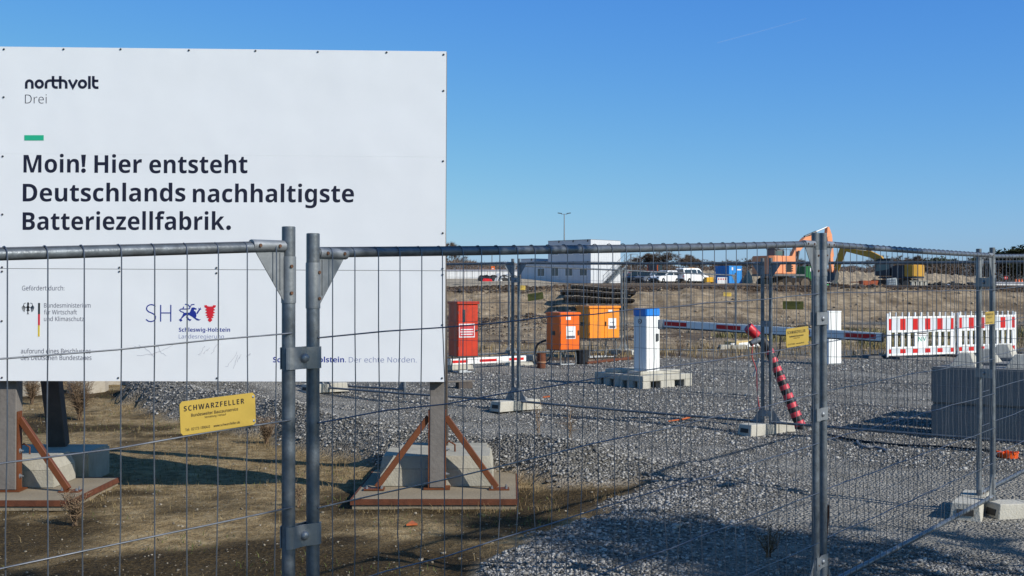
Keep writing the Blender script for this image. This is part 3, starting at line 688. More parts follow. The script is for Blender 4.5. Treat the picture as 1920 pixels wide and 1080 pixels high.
def arc(cx, cy, rx, ry, a0, a1, n=9): return [(cx+rx*math.cos(R(a0+(a1-a0)*i/(n-1))), cy-ry*math.sin(R(a0+(a1-a0)*i/(n-1)))) for i in range(n)]
def lg(x, y): return (20+x/9.6, 130+y/9.6)
def S(l): return [lg(*p) for p in l]
n_ = lambda x: [(x, 345), (x, 260)]+arc(x+55, 255, 55, 55, 180, 0, 9)+[(x+110, 345)]
logo = [S(n_(253)), S(arc(487, 263, 61, 62, 0, 345, 22)),
        S([(609, 345), (609, 270)]+arc(675, 262, 66, 62, 180, 90, 6)+[(735, 200), (865, 200), (905, 200)]+arc(910, 262, 63, 62, 90, 0, 6)+[(973, 345)]),
        S([(735, 118), (735, 270)]+arc(785, 272, 50, 52, 180, 270, 6)+[(820, 324)]), S([(865, 118), (865, 345)]),
        S([(1022, 184), (1092, 325), (1165, 184)]), S(arc(1265, 263, 61, 62, 0, 345, 22)), S([(1390, 118), (1390, 350)]),
        S([(1460, 118), (1460, 265)]+arc(1512, 270, 52, 58, 180, 270, 6)+[(1553, 328)]), S([(1460, 205), (1550, 205)])]
strokes('logo_lettering', navy, logo, 4.7/226, closed=(1, 6))
polys('exclamation_mark', navy, [[(150.3, 290), (158.9, 290), (157, 313), (152.2, 313)]]); polys('lettering', navy, [arc(154.6, 319.8, 4.3, 4.3, 0, 337.5, 16)]); polys('lettering', navy, [arc(427.3, 426.8, 4.4, 4.4, 0, 337.5, 16)])
polys('green_bar', green_i, [[(43.3, 253.3), (79.6, 253.3), (79.6, 263.3), (43.3, 263.3)]])
polys('flag_stripe', ink, [[(71, 568), (74.5, 568), (74.5, 589), (71, 589)]]); polys('flag_stripe', red_i, [[(71, 589), (74.5, 589), (74.5, 610), (71, 610)]]); polys('flag_stripe', gold_i, [[(71, 610), (74.2, 610), (74.2, 631), (71, 631)]])
def eg(x, y): return (x/9.6, 540+y/9.6)
body = [[eg(*p) for p in l] for l in ([(485, 262), (505, 256), (520, 275), (513, 320), (530, 345), (515, 375), (530, 410), (470, 410), (485, 375), (468, 345), (485, 320)], [(488, 405), (508, 405), (505, 455), (520, 470), (475, 470), (492, 455)])]
polys('eagle_emblem', ink, body)
fe = []
for sgn in (-1, 1):
    fe.append([eg(500+sgn*dx, dy) for dx, dy in ((8, 350), (50, 345), (80, 318), (72, 278), (40, 270))])
    for (ax, ay, bx, by) in ((80, 310, 112, 352), (76, 322, 108, 378), (70, 334, 100, 400), (60, 342, 86, 420), (48, 346, 70, 432)): fe.append([eg(500+sgn*ax, ay), eg(500+sgn*bx, by)])
strokes('eagle_wings', ink, fe, .85/226)
def sh(x, y): return (250+x/9.6, 550+y/9.6)
Sx = [(395, 235), (370, 214), (330, 202), (290, 206), (250, 228), (233, 265), (240, 300), (270, 330), (330, 355), (375, 380), (396, 420), (392, 465), (360, 497), (315, 508), (265, 500), (225, 468)]
strokes('logo_letters', blue_i, [[sh(*p) for p in Sx], [sh(488, 207), sh(488, 508)], [sh(670, 207), sh(670, 508)], [sh(488, 352), sh(670, 352)]], 1.9/226)
polys('lion_emblem', blue_i, [[sh(*p) for p in l] for l in (
    [(900, 350), (1010, 345), (1030, 300), (1045, 255), (1085, 252), (1135, 275), (1130, 295), (1090, 290), (1085, 312), (1112, 325), (1130, 370), (1132, 410), (1120, 440), (1185, 470), (1215, 465), (1180, 490), (1140, 485), (1060, 425), (990, 385), (975, 420), (1000, 460), (1045, 470), (1020, 500), (985, 480), (945, 430), (960, 390), (930, 400), (860, 460), (880, 490), (850, 510), (815, 475), (845, 455), (880, 400)],
    [(1130, 360), (1150, 320), (1175, 290), (1165, 262), (1185, 275), (1205, 250), (1205, 275), (1222, 285), (1195, 300), (1150, 372)])])
strokes('lion_tail', blue_i, [[sh(*p) for p in ((905, 345), (850, 325), (828, 300), (850, 282), (960, 282), (1005, 275), (1020, 240), (1040, 205), (1095, 198))], [sh(*p) for p in ((925, 195), (960, 203), (990, 210), (1008, 245))], [sh(885, 280), sh(905, 240)]], 1.7/226)
polys('nettle_leaf_emblem', red_i, [[sh(*p) for p in ((1275, 213), (1320, 213), (1345, 245), (1352, 222), (1365, 248), (1377, 225), (1390, 248), (1402, 222), (1410, 245), (1432, 213), (1478, 213), (1478, 245), (1438, 275), (1470, 298), (1430, 320), (1467, 350), (1425, 372), (1455, 398), (1418, 415), (1442, 440), (1400, 445), (1418, 485), (1377, 520), (1335, 485), (1355, 445), (1310, 440), (1335, 415), (1295, 398), (1328, 372), (1285, 350), (1322, 320), (1283, 298), (1315, 275), (1275, 245))]])
rs = random.Random(3)
sig = []
for (x0, y0, x1, y1) in ((252, 648, 262, 655), (258, 668, 300, 662), (262, 645, 290, 668), (285, 668, 324, 648), (292, 650, 312, 668), (374, 668, 384, 646), (382, 664, 392, 652), (396, 664, 408, 646), (424, 690, 446, 660), (438, 690, 446, 664), (444, 680, 452, 664), (462, 668, 469, 664)):
    k = 7; sig.append([(x0+(x1-x0)*i/k+rs.gauss(0, 1.1), y0+(y1-y0)*i/k+rs.gauss(0, 1.3)) for i in range(k+1)])
for l in (sig[:5], sig[5:8], sig[8:]): tag(strokes('signature', pen_i, l, .42/226), kind='stuff')
# posts, struts and steel shoes
BI = BM.inverted()
def bl(p): return BI @ Vector(p)
def zs(x_, y_): return .017
for px_c, wd, sgn in ((13, .14, -1), (818.5, .126, 1)):
    p = at(px_c, 920, 10.235-.09*(sgn < 0)); X0 = p.x; Y0 = p.y+.06
    q = bl((X0, Y0, .017)); top = bl((X0, Y0, .017)).z
    MB().box(q.x-wd/2, q.x+wd/2, .064, .064+wd*1.05, top+.012, BHGT-.05).build('front_post', [wood], bill, None, .006)
    ft = bl((X0-.05, Y0+1.25, .232)); tp_ = bl((X0-.03, Y0+.22, 3.45))
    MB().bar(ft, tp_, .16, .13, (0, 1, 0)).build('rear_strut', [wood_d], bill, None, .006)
    st = MB()
    st.box(q.x+wd/2+.001, q.x+wd/2+.011, .07, .17, top+.012, top+.66); st.box(q.x-wd/2-.011, q.x-wd/2-.001, .07, .17, top+.012, top+.66)
    st.box(q.x-.11, q.x+.11, .03, .24, top+.001, top+.011)
    st.build('post_shoe', [redox], bill)
    for s in (-1, 1):
        b = MB(); b.bar((q.x+s*(wd/2+.01), .12, top+.6), (q.x+s*.5, .06, top+.02), .05, .05, (0, 1, 0)); b.build('brace', [redox], bill, None, .003)
        b = MB(); b.box(q.x+s*.52-.085, q.x+s*.52+.085, 0, .12, top+.001, top+.012); b.build('brace_foot', [redox], bill)
        b = MB()
        for dx, dy in ((-.06, .025), (.06, .025), (.06, .095)): b.lathe([(.011, 0), (.011, .012), (.006, .013), (.006, .026)], 6, Matrix.Translation((q.x+s*.52+dx, dy, top+.012)))
        b.build('anchor_bolt', [galv_plate], bill)
    b = MB()
    for z in (.12, .33, .58): b.lathe([(.021, 0), (.021, .004), (.013, .005), (.013, .016), (.006, .017), (.006, .03)], 10, Matrix.Translation((q.x+wd/2+.011, .12, top+z)) @ Matrix.Rotation(R(90), 4, 'Y'))
    b.build('bolt', [galv_plate], bill, 40)

def slab(x0, x1, y0, y1, label):
    t = thing('foundation_slab', label, 'foundation', ((x0+x1)/2, y0, -.07)); a = (x1-x0)/2; d = y1-y0
    MB().box(-a+.012, a-.012, .012, d-.012, 0, .085).build('slab', [M('slab_concrete', (.25, .205, .14), .95, 0, .2, 6, .3, 50, (.14, .11, .07), .6, 3)], t, None, .003)
    b = MB(); b.box(-a, a, 0, .01, .04, .087); b.box(-a, a, d-.01, d, .04, .087); b.box(-a, -a+.01, .0105, d-.0105, .04, .087); b.box(a-.01, a, .0105, d-.0105, .04, .087)
    b.build('steel_edge', [rust], t)
slab(-1.29, .045, 9.78, 11.45, 'steel edged concrete slab under the right billboard post')
slab(-4.9, -3.50, 9.72, 10.95, 'steel edged concrete slab under the left billboard post')
def ballast(name, x0, x1, y0, y1, z, h, ix, iy, label):
    t = thing(name, label, 'concrete block', ((x0+x1)/2, y0, z), 0, 'ballast blocks under the billboard'); a = (x1-x0)/2; d = y1-y0
    b = MB(); b.frus(-a, a, 0, d, 0, h*.58, .004, .004); b.frus(-a+.004, a-.004, .004, d-.004, h*.58, h, ix, iy)
    b.build('block', [concrete], t, None, .004, 2)
    c = MB(); c.tube([(a*.2+x_*.05, d*.5, h-.01+z_) for x_, z_ in ((-1, 0), (-1, .07), (0, .1), (1, .07), (1, 0))], .008, 8); c.build('lifting_eye', [rust], t, 50)
ballast('ballast_block', -1.125, -.165, 10.42, 11.05, .017, .255, .02, .03, 'pale concrete ballast block behind the right billboard post')
ballast('ballast_block', -4.75, -3.86, 10.34, 10.86, .017, .25, .04, .04, 'pale concrete ballast block behind the left billboard post')
for x0, x1, nm in ((-4.9, -3.80, 'left'), (-1.05, -.22, 'right')):
    t = thing('rear_block', f'square concrete block carrying the {nm} rear strut', 'concrete block', ((x0+x1)/2, 11.12 if nm == 'right' else 11.0, -.07), 0, 'ballast blocks under the billboard')
    a = (x1-x0)/2; MB().box(-a, a, 0, .6, 0, .30).build('block', [concrete], t, None, .015, 2)
# ------------------------------------------------------------------ site furniture in the yard
UA = math.atan2(ud.y, ud.x)      # the site grid: u runs right and nearer, v right and farther
def put(name, label, cat, x_, y_, rot=0.0, group=None, dz=0.0):
    return thing(name, label, cat, (x_, y_, hz(x_, y_)+dz), rot, group)
def cabinet(name, label, cat, foot, rot, w_, d_, h_, lh, mat, extras, two=False, group=None):
    """front face looks along local -y; w_ wide, d_ deep, standing on a tube frame lh high"""
    t = put(name, label, cat, foot.x, foot.y, rot, group)
    MB().box(-w_/2, w_/2, 0, d_, lh, lh+h_).build('housing', [mat], t, None, .006, 2)
    MB().box(-w_/2-.02, w_/2+.02, -.035, d_+.015, lh+h_+.001, lh+h_+.05).build('roof', [mat], t, None, .008, 2)
    if two:
        for s in (-1, 1): MB().box(min(s*.004, s*(w_/2-.012)), max(s*.004, s*(w_/2-.012)), -.014, -.001, lh+.015, lh+h_-.015).build('door', [mat], t, None, .003)
    else: MB().box(-w_/2+.012, w_/2-.012, -.014, -.001, lh+.015, lh+h_-.015).build('door', [mat], t, None, .003)
    b2 = MB()
    for sx in (-1, 1): b2.tube([(sx*(w_/2-.06), .06, lh+.01), (sx*(w_/2-.045), .045, .06), (sx*(w_/2-.05), .06, .014), (sx*(w_/2-.05), d_-.06, .014), (sx*(w_/2-.045), d_-.045, .06), (sx*(w_/2-.06), d_-.06, lh+.01)], .0135, 8)
    b2.tube([(-(w_/2-.05), d_-.08, .016), (w_/2-.05, d_-.08, .016)], .013, 8)
    b2.tube([(-(w_/2-.05), .08, .016), (w_/2-.05, .08, .016)], .013, 8)
    b2.build('leg_frame', [galv_plate], t, 40)
    for z in (.16, .5, .84): MB().tube([(-w_/2+.006, -.02, lh+h_*z-.03), (-w_/2+.006, -.02, lh+h_*z+.03)], .008, 8).build('hinge', [steel_d], t)
    for s in (-1, 1): MB().tube([(s*w_*.36+x_*.022, d_*.5, lh+h_+.05+z_*.04) for x_, z_ in ((-1, 0), (-.7, .8), (0, 1.1), (.7, .8), (1, 0))], .006, 6).build('lifting_eye', [galv_plate], t)
    MB().box(-w_/2-.001, w_/2+.001, -.0155, d_+.001, lh-.004, lh+.012).build('bottom_rail', [steel_d], t)
    extras(t, w_, d_, h_, lh); return t
sticker = M('white_sticker', (.74, .75, .76), .5, 0, .05, 10)
red_c = M('red_cabinet_paint', (.55, .04, .015), .42, 0, .1, 5, .02, 60, (.2, .04, .025), .75, 3)
org_c = M('orange_paint', (.82, .135, .006), .42, 0, .06, 5, 0, 60, (.42, .13, .04), .6, 3)
yor_c = M('yellow_orange_paint', (.88, .28, .02), .42, 0, .06, 5, 0, 60, (.45, .2, .06), .6, 3)
lat = lambda p, q: (p, -.0185, q)
def ex_red(t, w_, d_, h_, lh):
    MB().box(-w_*.27, -w_*.13, -.018, -.0145, lh+h_*.66, lh+h_*.9).build('window', [glass_m], t)
    MB().box(-w_*.44, w_*.33, -.0175, -.0145, lh+h_*.37, lh+h_*.63).build('notice', [sticker], t)
    MB().box(-w_*.41, w_*.30, -.019, -.0176, lh+h_*.39, lh+h_*.61).build('notice_panel', [M('notice_red', (.55, .05, .06), .5)], t)
    b = MB()
    for k, (a, c) in enumerate(((-.36, .22), (-.38, .26), (-.36, .24))): b.box(w_*a, w_*c, -.0205, -.0191, lh+h_*(.42+k*.045), lh+h_*(.44+k*.045))
    b.build('notice_text', [sticker], t)
    MB().lathe([(.018, 0), (.018, .02), (.01, .022)], 10, Matrix.Translation((w_*.42, -.014, lh+h_*.5)) @ Matrix.Rotation(R(90), 4, 'X')).build('lock', [steel_d], t)
def ex_sticker(x0, x1, z0, z1, hx):
    def f(t, w_, d_, h_, lh):
        MB().box(w_*x0, w_*x1, -.0175, -.0145, lh+h_*z0, lh+h_*z1).build('warning_label', [sticker], t, None, .001)
        b = MB(); b.box(w_*(x0+.03), w_*(x1-.03), -.0185, -.0176, lh+h_*(z0+.02), lh+h_*(z0+.09))
        zc = lh+h_*(z0+(z1-z0)*.6)
        for k in (-1, 0, 1): b.lathe([(.012, 0), (.012, .001)], 10, Matrix.Translation((w_*(x0+x1)/2+k*.04, -.0176, zc)) @ Matrix.Rotation(R(90), 4, 'X'))
        b.build('label_print', [grey_i], t)
        MB().box(w_*x0*1.0, w_*(x0+(x1-x0)*.5), -.0175, -.0145, lh+h_*.86, lh+h_*.95).build('small_label', [sticker], t)
        MB().box(w_*hx-.012, w_*hx+.012, -.03, -.0145, lh+h_*.42, lh+h_*.56).build('handle', [black_p], t, None, .003)
        MB().box(-w_/2-.004, -w_/2-.001, d_*.35, d_*.65, lh+h_*.42, lh+h_*.54).build('side_vent', [black_p], t)
    return f
CR = R(18)
f_red = gr(879, 699, .19); f_red.x -= .02
cabinet('fire_point_cabinet', 'tall red steel cabinet with notice beside the billboard edge', 'cabinet', f_red, R(24), .40, .46, .96, .30, red_c, ex_red)
f_o1 = gr(1068, 686, .2)
cabinet('power_cabinet', 'smaller orange red power distribution cabinet on tube legs', 'cabinet', f_o1, R(30), .46, .5, .70, .30, org_c, ex_sticker(-.2, .28, .32, .68, .42), group='power cabinets')
f_o2 = gr(1133, 672, .22)
cabinet('power_cabinet', 'larger yellow orange double door power distribution cabinet', 'cabinet', f_o2, R(30), .80, .5, .66, .42, yor_c, ex_sticker(.12, .38, .32, .67, .03), True, group='power cabinets')
# barrel, rusty pot and cables among the cabinets
p = gr(1092, 683, .22); t = put('barrel', 'black plastic tub under the yellow orange cabinet', 'tub', p.x, p.y+.1)
MB().lathe([(.12, 0), (.14, .26), (.152, .262), (.152, .285), (.135, .285), (.12, .02)], 18).build('tub_body', [black_p], t, 40); MB().lathe([(.13, .2), (.134, .205), (.13, .24)], 18).build('tub_content', [steel_d], t)
p = gr(1015, 688, .22); t = put('rusty_pipe', 'short rusty steel pipe standing left of the orange red cabinet', 'pipe', p.x, p.y)
b = MB(); b.lathe([(.082, 0), (.085, .14), (.082, .29), (.074, .29), (.074, .02)], 16); b.build('pipe_wall', [rust], t, 40); MB().lathe([(.088, .10), (.092, .105), (.092, .125), (.088, .13)], 16).build('pipe_band', [M('pale_rust', (.33, .18, .1), .9, 0, .3, 12)], t, 40)
def cable(name, pts, r_, mat, label, cat='cable'):
    P = [Vector(q) for q in pts]; out = []
    for i in range(len(P)-1):
        a, b_, c, d = P[max(i-1, 0)], P[i], P[i+1], P[min(i+2, len(P)-1)]
        for k in range(6):
            s = k/6; out.append(.5*((2*b_)+(c-a)*s+(2*a-5*b_+4*c-d)*s*s+(3*b_-a-3*c+d)*s**3))
    out.append(P[-1]); return tag(MB().tube(out, r_, 7).build(name, [mat], None, 60), label, cat)
yc = f_o1.y+.2
cable('power_cable', [at(1024, 638, yc), at(1008, 646, yc), at(1003, 668, yc), at(1012, 684, yc-.1), at(1045, 684, yc-.2)], .022, black_p, 'thick black cable looping out of the orange red cabinet')
cable('power_cable', [at(1040, 656, yc), at(1030, 672, yc), at(1022, 680, yc), at(1030, 687, yc-.2), at(1060, 681, yc)], .011, black_p, 'thin black cable coil behind the rusty pipe')
cable('power_cable', [at(1108, 640, yc+.6), at(1110, 660, yc+.6), at(1118, 676, yc+.5), at(1130, 674, yc+.6), at(1138, 640, yc+.8)], .011, black_p, 'black cable hanging below the yellow orange cabinet')
p0 = gr(1100, 685, .2); p1 = gr(1182, 677, .2)
for k, (dy, dz, nm) in enumerate(((0, .02, 'front'), (.12, .02, 'back'))):
    tag(MB().bar((p0.x, p0.y+dy, hz(p0.x, p0.y)+dz+.01), (p1.x, p1.y+dy+.1*k, hz(p1.x, p1.y)+dz+.01), .05, .04).build('rusty_beam', [rust], None, None, .005), f'{nm} rusty steel bar lying before the yellow orange cabinet', 'steel bar')
# blue topped barrier cabinet on two concrete pallets
cb = gr(1213, 727, .13); cb = Vector((cb.x, cb.y+.1, 0))
bt = put('barrier_cabinet', 'white parking barrier cabinet with blue cap', 'barrier', cb.x+.02, cb.y+.12, R(38), None, .0)
W2, D2, Hh = .15, .15, 1.13
MB().box(-W2, W2, -D2, D2, .07, Hh-.13).build('housing', [white_p], bt, None, .008, 2)
MB().box(-W2-.006, W2+.006, -D2-.006, D2+.006, Hh-.129, Hh).build('blue_cap', [M('blue_cap', (.02, .2, .62), .4, 0, .06, 5)], bt, None, .014, 2)
MB().lathe([(.042, 0), (.042, .004)], 20, Matrix.Translation((-W2-.001, 0, .92)) @ Matrix.Rotation(R(-90), 4, 'Y')).build('round_logo', [black_p], bt)
b = MB(); b.lathe([(.028, 0), (.028, .002)], 16, Matrix.Translation((-W2-.0052, 0, .92)) @ Matrix.Rotation(R(-90), 4, 'Y')); b.build('logo_mark', [sticker], bt)
MB().box(-W2-.009, -W2-.0075, -.016, .016, 0.91, .93).build('logo_core', [black_p], bt)
MB().box(.06, .11, -D2-.02, -D2-.001, .6, .72).build('latch', [steel_d], bt, None, .004)
MB().box(-W2-.03, W2+.03, -D2-.03, D2+.03, .05, .069).build('base_plate', [galv_plate], bt)
bt.location.z = hz(cb.x, cb.y)+.16
def pallet(x_, y_, rot, label):
    t = put('slotted_block', label, 'concrete base', x_, y_, rot, 'concrete bases under the barrier cabinet')
    b = MB(); L, Wd = .56, .30
    b.box(-L, L, -Wd, Wd, .12, .21)
    for cx_, w_ in ((-.47, .09), (-.0, .16), (.47, .09)):
        for y0, y1 in ((-Wd+.002, -Wd+.13), (-.075, .075), (Wd-.13, Wd-.002)): b.box(cx_-w_, cx_+w_, y0, y1, 0, .1195)
    b.build('base_block', [concrete_l], t, None, .008, 2)
    MB().box(-L+.1, L-.1, -Wd*.5, Wd*.5, .211, .27).build('plinth', [concrete_l], t, None, .01, 2)
pallet(cb.x+.16, cb.y+.20, R(38), 'slotted concrete base carrying the barrier cabinet')
pallet(cb.x-.18, cb.y+.62, R(38), 'slotted concrete base behind and left of the barrier cabinet')
# barrier arm
A0 = at(1240, 606, 19.25); A1 = at(1655, 632, 17.05)
arm = thing('boom_barrier', 'long white barrier arm with red stripes reaching right from the cabinet', 'barrier arm', A0)
dA = A1-A0
MB().bar((0, 0, 0), dA, .05, .115).build('arm_profile', [white_p], arm, None, .008, 2)
MB().bar((0, 0, -.066), (dA.x, dA.y, dA.z-.066), .045, .014).build('rubber_edge', [black_p], arm)
nrm = Vector((dA.y, -dA.x, 0)).normalized()*.0262
if nrm.y > 0: nrm = -nrm
for f0, f1 in ((.02, .13), (.275, .39), (.60, .70), (.845, .975)):
    MB().bar(dA*f0+nrm, dA*f1+nrm, .002, .062).build('red_stripe', [red_p], arm)
MB().bar(dA*1.0, dA*1.004, .052, .118).build('end_cap', [black_p], arm)
MB().bar((-.05, 0, -.02), (.06, .0, -.02), .1, .15).build('arm_bracket', [galv_plate], arm, None, .01)
# white arm rest post
p = gh(1566, 683); t = put('arm_rest_post', 'stout white square post behind the end of the barrier arm', 'post', p.x, p.y, R(36))
MB().box(-.19, .19, 0, .26, 0, 1.04).build('post_body', [white_p], t, None, .008, 2); MB().box(-.195, .195, -.005, .265, 1.041, 1.065).build('post_cap', [white_p], t, None, .006); MB().box(-.17, .17, -.02, .28, .0, .02).build('base_plate', [galv_plate], t)
# spare arm lying behind the red cabinet
S0 = at(815, 680, 22.9); S1 = at(985, 672, 24.4)
arm2 = thing('spare_boom_barrier', 'spare red and white barrier arm lying behind the red cabinet', 'barrier arm', S0); dS = S1-S0
MB().bar((0, 0, 0), dS, .06, .12).build('arm_profile', [white_p], arm2, None, .008, 2)
n2_ = Vector((dS.y, -dS.x, 0)).normalized()*.0312
for f0, f1 in ((.18, .34), (.47, .66), (.80, .97)): MB().bar(dS*f0+n2_, dS*f1+n2_, .002, .05).build('red_stripe', [red_p], arm2)
for nm_, q, lb in (('concrete_support', S0.lerp(S1, .93), 'pale concrete block under the right end of the spare arm'), ('concrete_support', S0.lerp(S1, .25), 'shaded concrete block under the left of the spare arm')):
    t = thing(nm_, lb, 'concrete block', (q.x, q.y, hz(q.x, q.y)-.01), R(30)); MB().frus(-.28, .28, -.1, .1, 0, q.z-hz(q.x, q.y)-.055, .02, .015).build('block', [concrete_l], t, None, .008, 2)
    MB().box(.262, .283, -.04, .04, .06, .1).build('hand_hole', [black_p], t)
# padded striped pole
yp = 14.4
q0 = at(1504, 815, yp); q0.z = hz(q0.x, yp)-.01; q1 = at(1441, 655, yp+.15); q2 = at(1430, 640, yp+.15); q3 = at(1402, 613, yp+.1)
pole = thing('striped_pole', 'red and black striped padded pole leaning behind the fence posts', 'pole', q0)
tape_r = M('red_tape', (.55, .05, .07), .4, 0, .15, 20); 
L_ = q1-q0; NB = 18
for k in range(NB):
    a = L_*(k/NB); c = L_*((k+.985)/NB); r0 = .066-.014*k/NB
    MB().tube([a, c], [r0, r0-.0006], 16).build('tape_band', [black_p if k % 2 == 0 else tape_r], pole, 40)
MB().tube([q1-q0, q2-q0, (q2-q0)*.6+(q3-q0)*.4], [.056, .06, .058], 16).build('elbow_sleeve', [black_p], pole, 40)
MB().tube([(q2-q0)*.6+(q3-q0)*.4, (q2-q0)*.05+(q3-q0)*.95, q3-q0], [.057, .06, .056], 16).build('red_end_cap', [M('red_cap', (.55, .02, .03), .45, 0, .08, 8)], pole, 40)
cable('lamp_cable', [at(1412, 645, yp-.1), at(1410, 668, yp-.1), at(1418, 695, yp-.1), at(1420, 740, yp-.1), at(1428, 790, yp-.05)], .006, M('red_cable', (.42, .06, .06), .5), 'thin reddish cable hanging beside the striped pole')
t = thing('work_lamp', 'small grey work lamp hanging below the tip of the striped pole', 'lamp', at(1416, 640, yp))
b = MB(); b.lathe([(.03, -.05), (.036, 0), (.03, .06), (.015, .07)], 12, Matrix.Rotation(R(65), 4, 'Y')); b.build('lamp_body', [galv_plate], t, 40); MB().lathe([(.034, -.07), (.034, -.051)], 12, Matrix.Rotation(R(65), 4, 'Y')).build('lamp_glass', [black_p], t)
tag(MB().bar(at(1424, 672, yp), at(1413, 706, yp+.05), .05, .012, (1, 0, 0)).build('cloth_strip', [M('pale_cloth', (.5, .5, .48), .9, 0, .2, 30)], None, None, .003), 'pale tattered strip hanging from the striped pole', 'cloth')
cable('hanging_cable', [at(1463, 628, 17.9), at(1463, 645, 17.9), at(1461, 660, 17.9), at(1456, 672, 17.9)], .011, black_p, 'short black cable end hanging under the barrier arm')
# plank and pale beam at the foot of the far fence
p0 = gr(1368, 657, .2); p1 = gr(1428, 646, .2); p1.y = p0.y+1.3; p1.x = (1432-CX)/FPX*p1.y
tag(MB().bar((p0.x, p0.y, hz(p0.x, p0.y)+.12), (p1.x, p1.y, hz(p1.x, p1.y)+.14), .3, .1).build('timber_board', [M('yellow_board', (.5, .37, .17), .8, 0, .15, 4)], None, None, .006), 'yellowish board lying at the free end of the far fence', 'board')
tag(MB().bar((p0.x, p0.y-.17, hz(p0.x, p0.y)+.07), (p1.x+.1, p1.y-.17, hz(p1.x, p1.y)+.08), .05, .12).build('white_board', [white_p], None, None, .006), 'white painted board beside the yellowish one', 'board')
# red and white barrier fences
def barrier_fence(P, Q, label, sign):
    P = Vector(P); Q = Vector(Q); d = Q-P; L = d.length; z0 = hz(P.x, P.y)
    t = thing('barrier_fence', label, 'barrier', (P.x, P.y, z0), math.atan2(d.y, d.x), 'red and white barrier fences')
    h = .95; pl = M('white_plastic', (.8, .81, .81), .45, 0, .03, 4)
    for x_ in (.02, L-.02): MB().box(x_-.025, x_+.025, -.02, .02, 0.03, h+.02).build('end_post', [pl], t, None, .008)
    b = MB()
    b.box(.045, L-.045, -.018, .018, h-.09, h-.045); MB.box(b, .045, L-.045, -.018, .018, .56, .605); b.box(.045, L-.045, -.018, .018, .21, .25); b.box(.045, L-.045, -.018, .018, .06, .1)
    b.build('cross_bar', [pl], t, None, .005)
    MB().box(.046, L-.046, -.01, .01, .606, h-.091).build('upper_panel', [grey_p], t); MB().box(.046, L-.046, -.01, .01, .1005, .2095).build('lower_panel', [grey_p], t)
    n = 11
    for k in range(n):
        x_ = .09+(L-.18)*k/(n-1)
        if not (sign and 4 <= k <= 6): MB().box(x_-.042, x_+.042, -.012, .012, .2505, .5595).build('slat', [pl], t, None, .004)
        MB().box(x_-.018, x_+.018, -.016, .016, h-.0445, h+.045).build('pin', [pl], t, None, .005)
        if k % 2 == 0:
            hw_ = .078 if 0 < k < n-1 else .04
            MB().box(x_-hw_, x_+hw_, -.013, -.0105, .612, h-.095).build('red_field', [red_p], t); MB().box(x_-hw_, x_+hw_, -.013, -.0105, .11, .2).build('red_field', [red_p], t)
    if sign:
        MB().box(L*.40, L*.60, -.014, .014, .2505, .5595).build('name_panel', [pl], t, None, .004)
        MB().box(L*.43, L*.57, -.0155, -.0142, .52, .55).build('grip_slot', [wood_d], t)
        for ch, xa, xb in (('N', .45, .50), ('V', .515, .565)): lettering(ch, L*xa, L*xb, .36, .10, M('green_marker', (.01, .3, .2), .5), t, lambda p, q: (p, -.0155, q), offset=.01)
    for x_ in (.12, L-.12):
        MB().frus(x_-.11, x_+.11, -.38, .38, -.01, .06, .02, .04).build('rubber_foot', [black_p], t, None, .006)
barrier_fence((8.43*.955, 27.6*.955), (10.3*.955, 28.55*.955), 'red and white barrier fence marked NV, the nearer one', True)
barrier_fence((10.4*.955, 28.65*.955), (12.13*.955, 29.55*.955), 'red and white barrier fence partly behind the right edge posts', False)
p = gr(1640, 676, .18); t = put('rubber_foot_plate', 'black rubber barrier foot lying left of the striped barriers', 'barrier foot', p.x, p.y, .2)
MB().frus(-.26, .26, -.2, .2, 0, .07, .04, .04).build('foot_body', [black_p], t, None, .008); MB().box(-.07, .07, -.04, .04, .071, .085).build('socket', [rubber], t)
# stacked concrete blocks with studs
C0 = Vector((4.71, 13.8)); zg = .0
for row in range(3):
    for lay in range(2):
        for k in range(2):
            o = C0+ud*(k*1.82+lay*.0)+vd*(row*.78)
            which = ('front', 'middle', 'rear')[row]; pos = ('lower', 'upper')[lay]; en = ('left', 'right')[k]
            t = thing('stacking_block', f'{pos} {en} concrete stacking block of the {which} row', 'concrete block', (o.x, o.y, hz(o.x, o.y)-.03+lay*.415), UA, 'stacked concrete blocks')
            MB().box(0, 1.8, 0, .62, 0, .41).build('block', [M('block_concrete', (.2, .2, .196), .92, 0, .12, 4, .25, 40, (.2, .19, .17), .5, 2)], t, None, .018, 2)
            if lay == 1:
                for i in range(3): MB().frus(.3+i*.6-.15, .3+i*.6+.15, .16, .46, .4085, .565, .09, .09).build('stud', [concrete_l], t, None, .008)
# small litter
p = gr(1889, 862, 0); t = put('orange_ring', 'orange plastic ring lying on the gravel near the right edge', 'lid', p.x, p.y)
MB().lathe([(.095, 0), (.1, .055), (.092, .055), (.086, .006)], 20).build('rim', [M('orange_plastic', (.75, .1, .012), .4, 0, .08, 8)], t, 40)
for k in range(5):
    a = k*1.257; MB().box(.075, .108, -.015, .015, .04, .062).build('lug', [MATS['orange_plastic']], t, None, .003, rot=(0, 0, a))
def gp_(px, py, up=.02):
    q = gr(px, py, .0); return Vector((q.x, q.y, hz(q.x, q.y)+up))
cable('pipe_piece', [gp_(1607, 836), gp_(1612, 842), gp_(1625, 847), gp_(1640, 847), gp_(1655, 850), gp_(1663, 853)], .014, M('grey_pipe', (.17, .18, .2), .5), 'bent grey plastic pipe lying on the gravel', 'pipe')
cable('black_cable', [gp_(1552, 824, .012), gp_(1600, 833, .012), gp_(1680, 840, .012), gp_(1760, 843, .012), gp_(1860, 853, .012)], .012, black_p, 'black cable lying across the gravel behind the right fence')
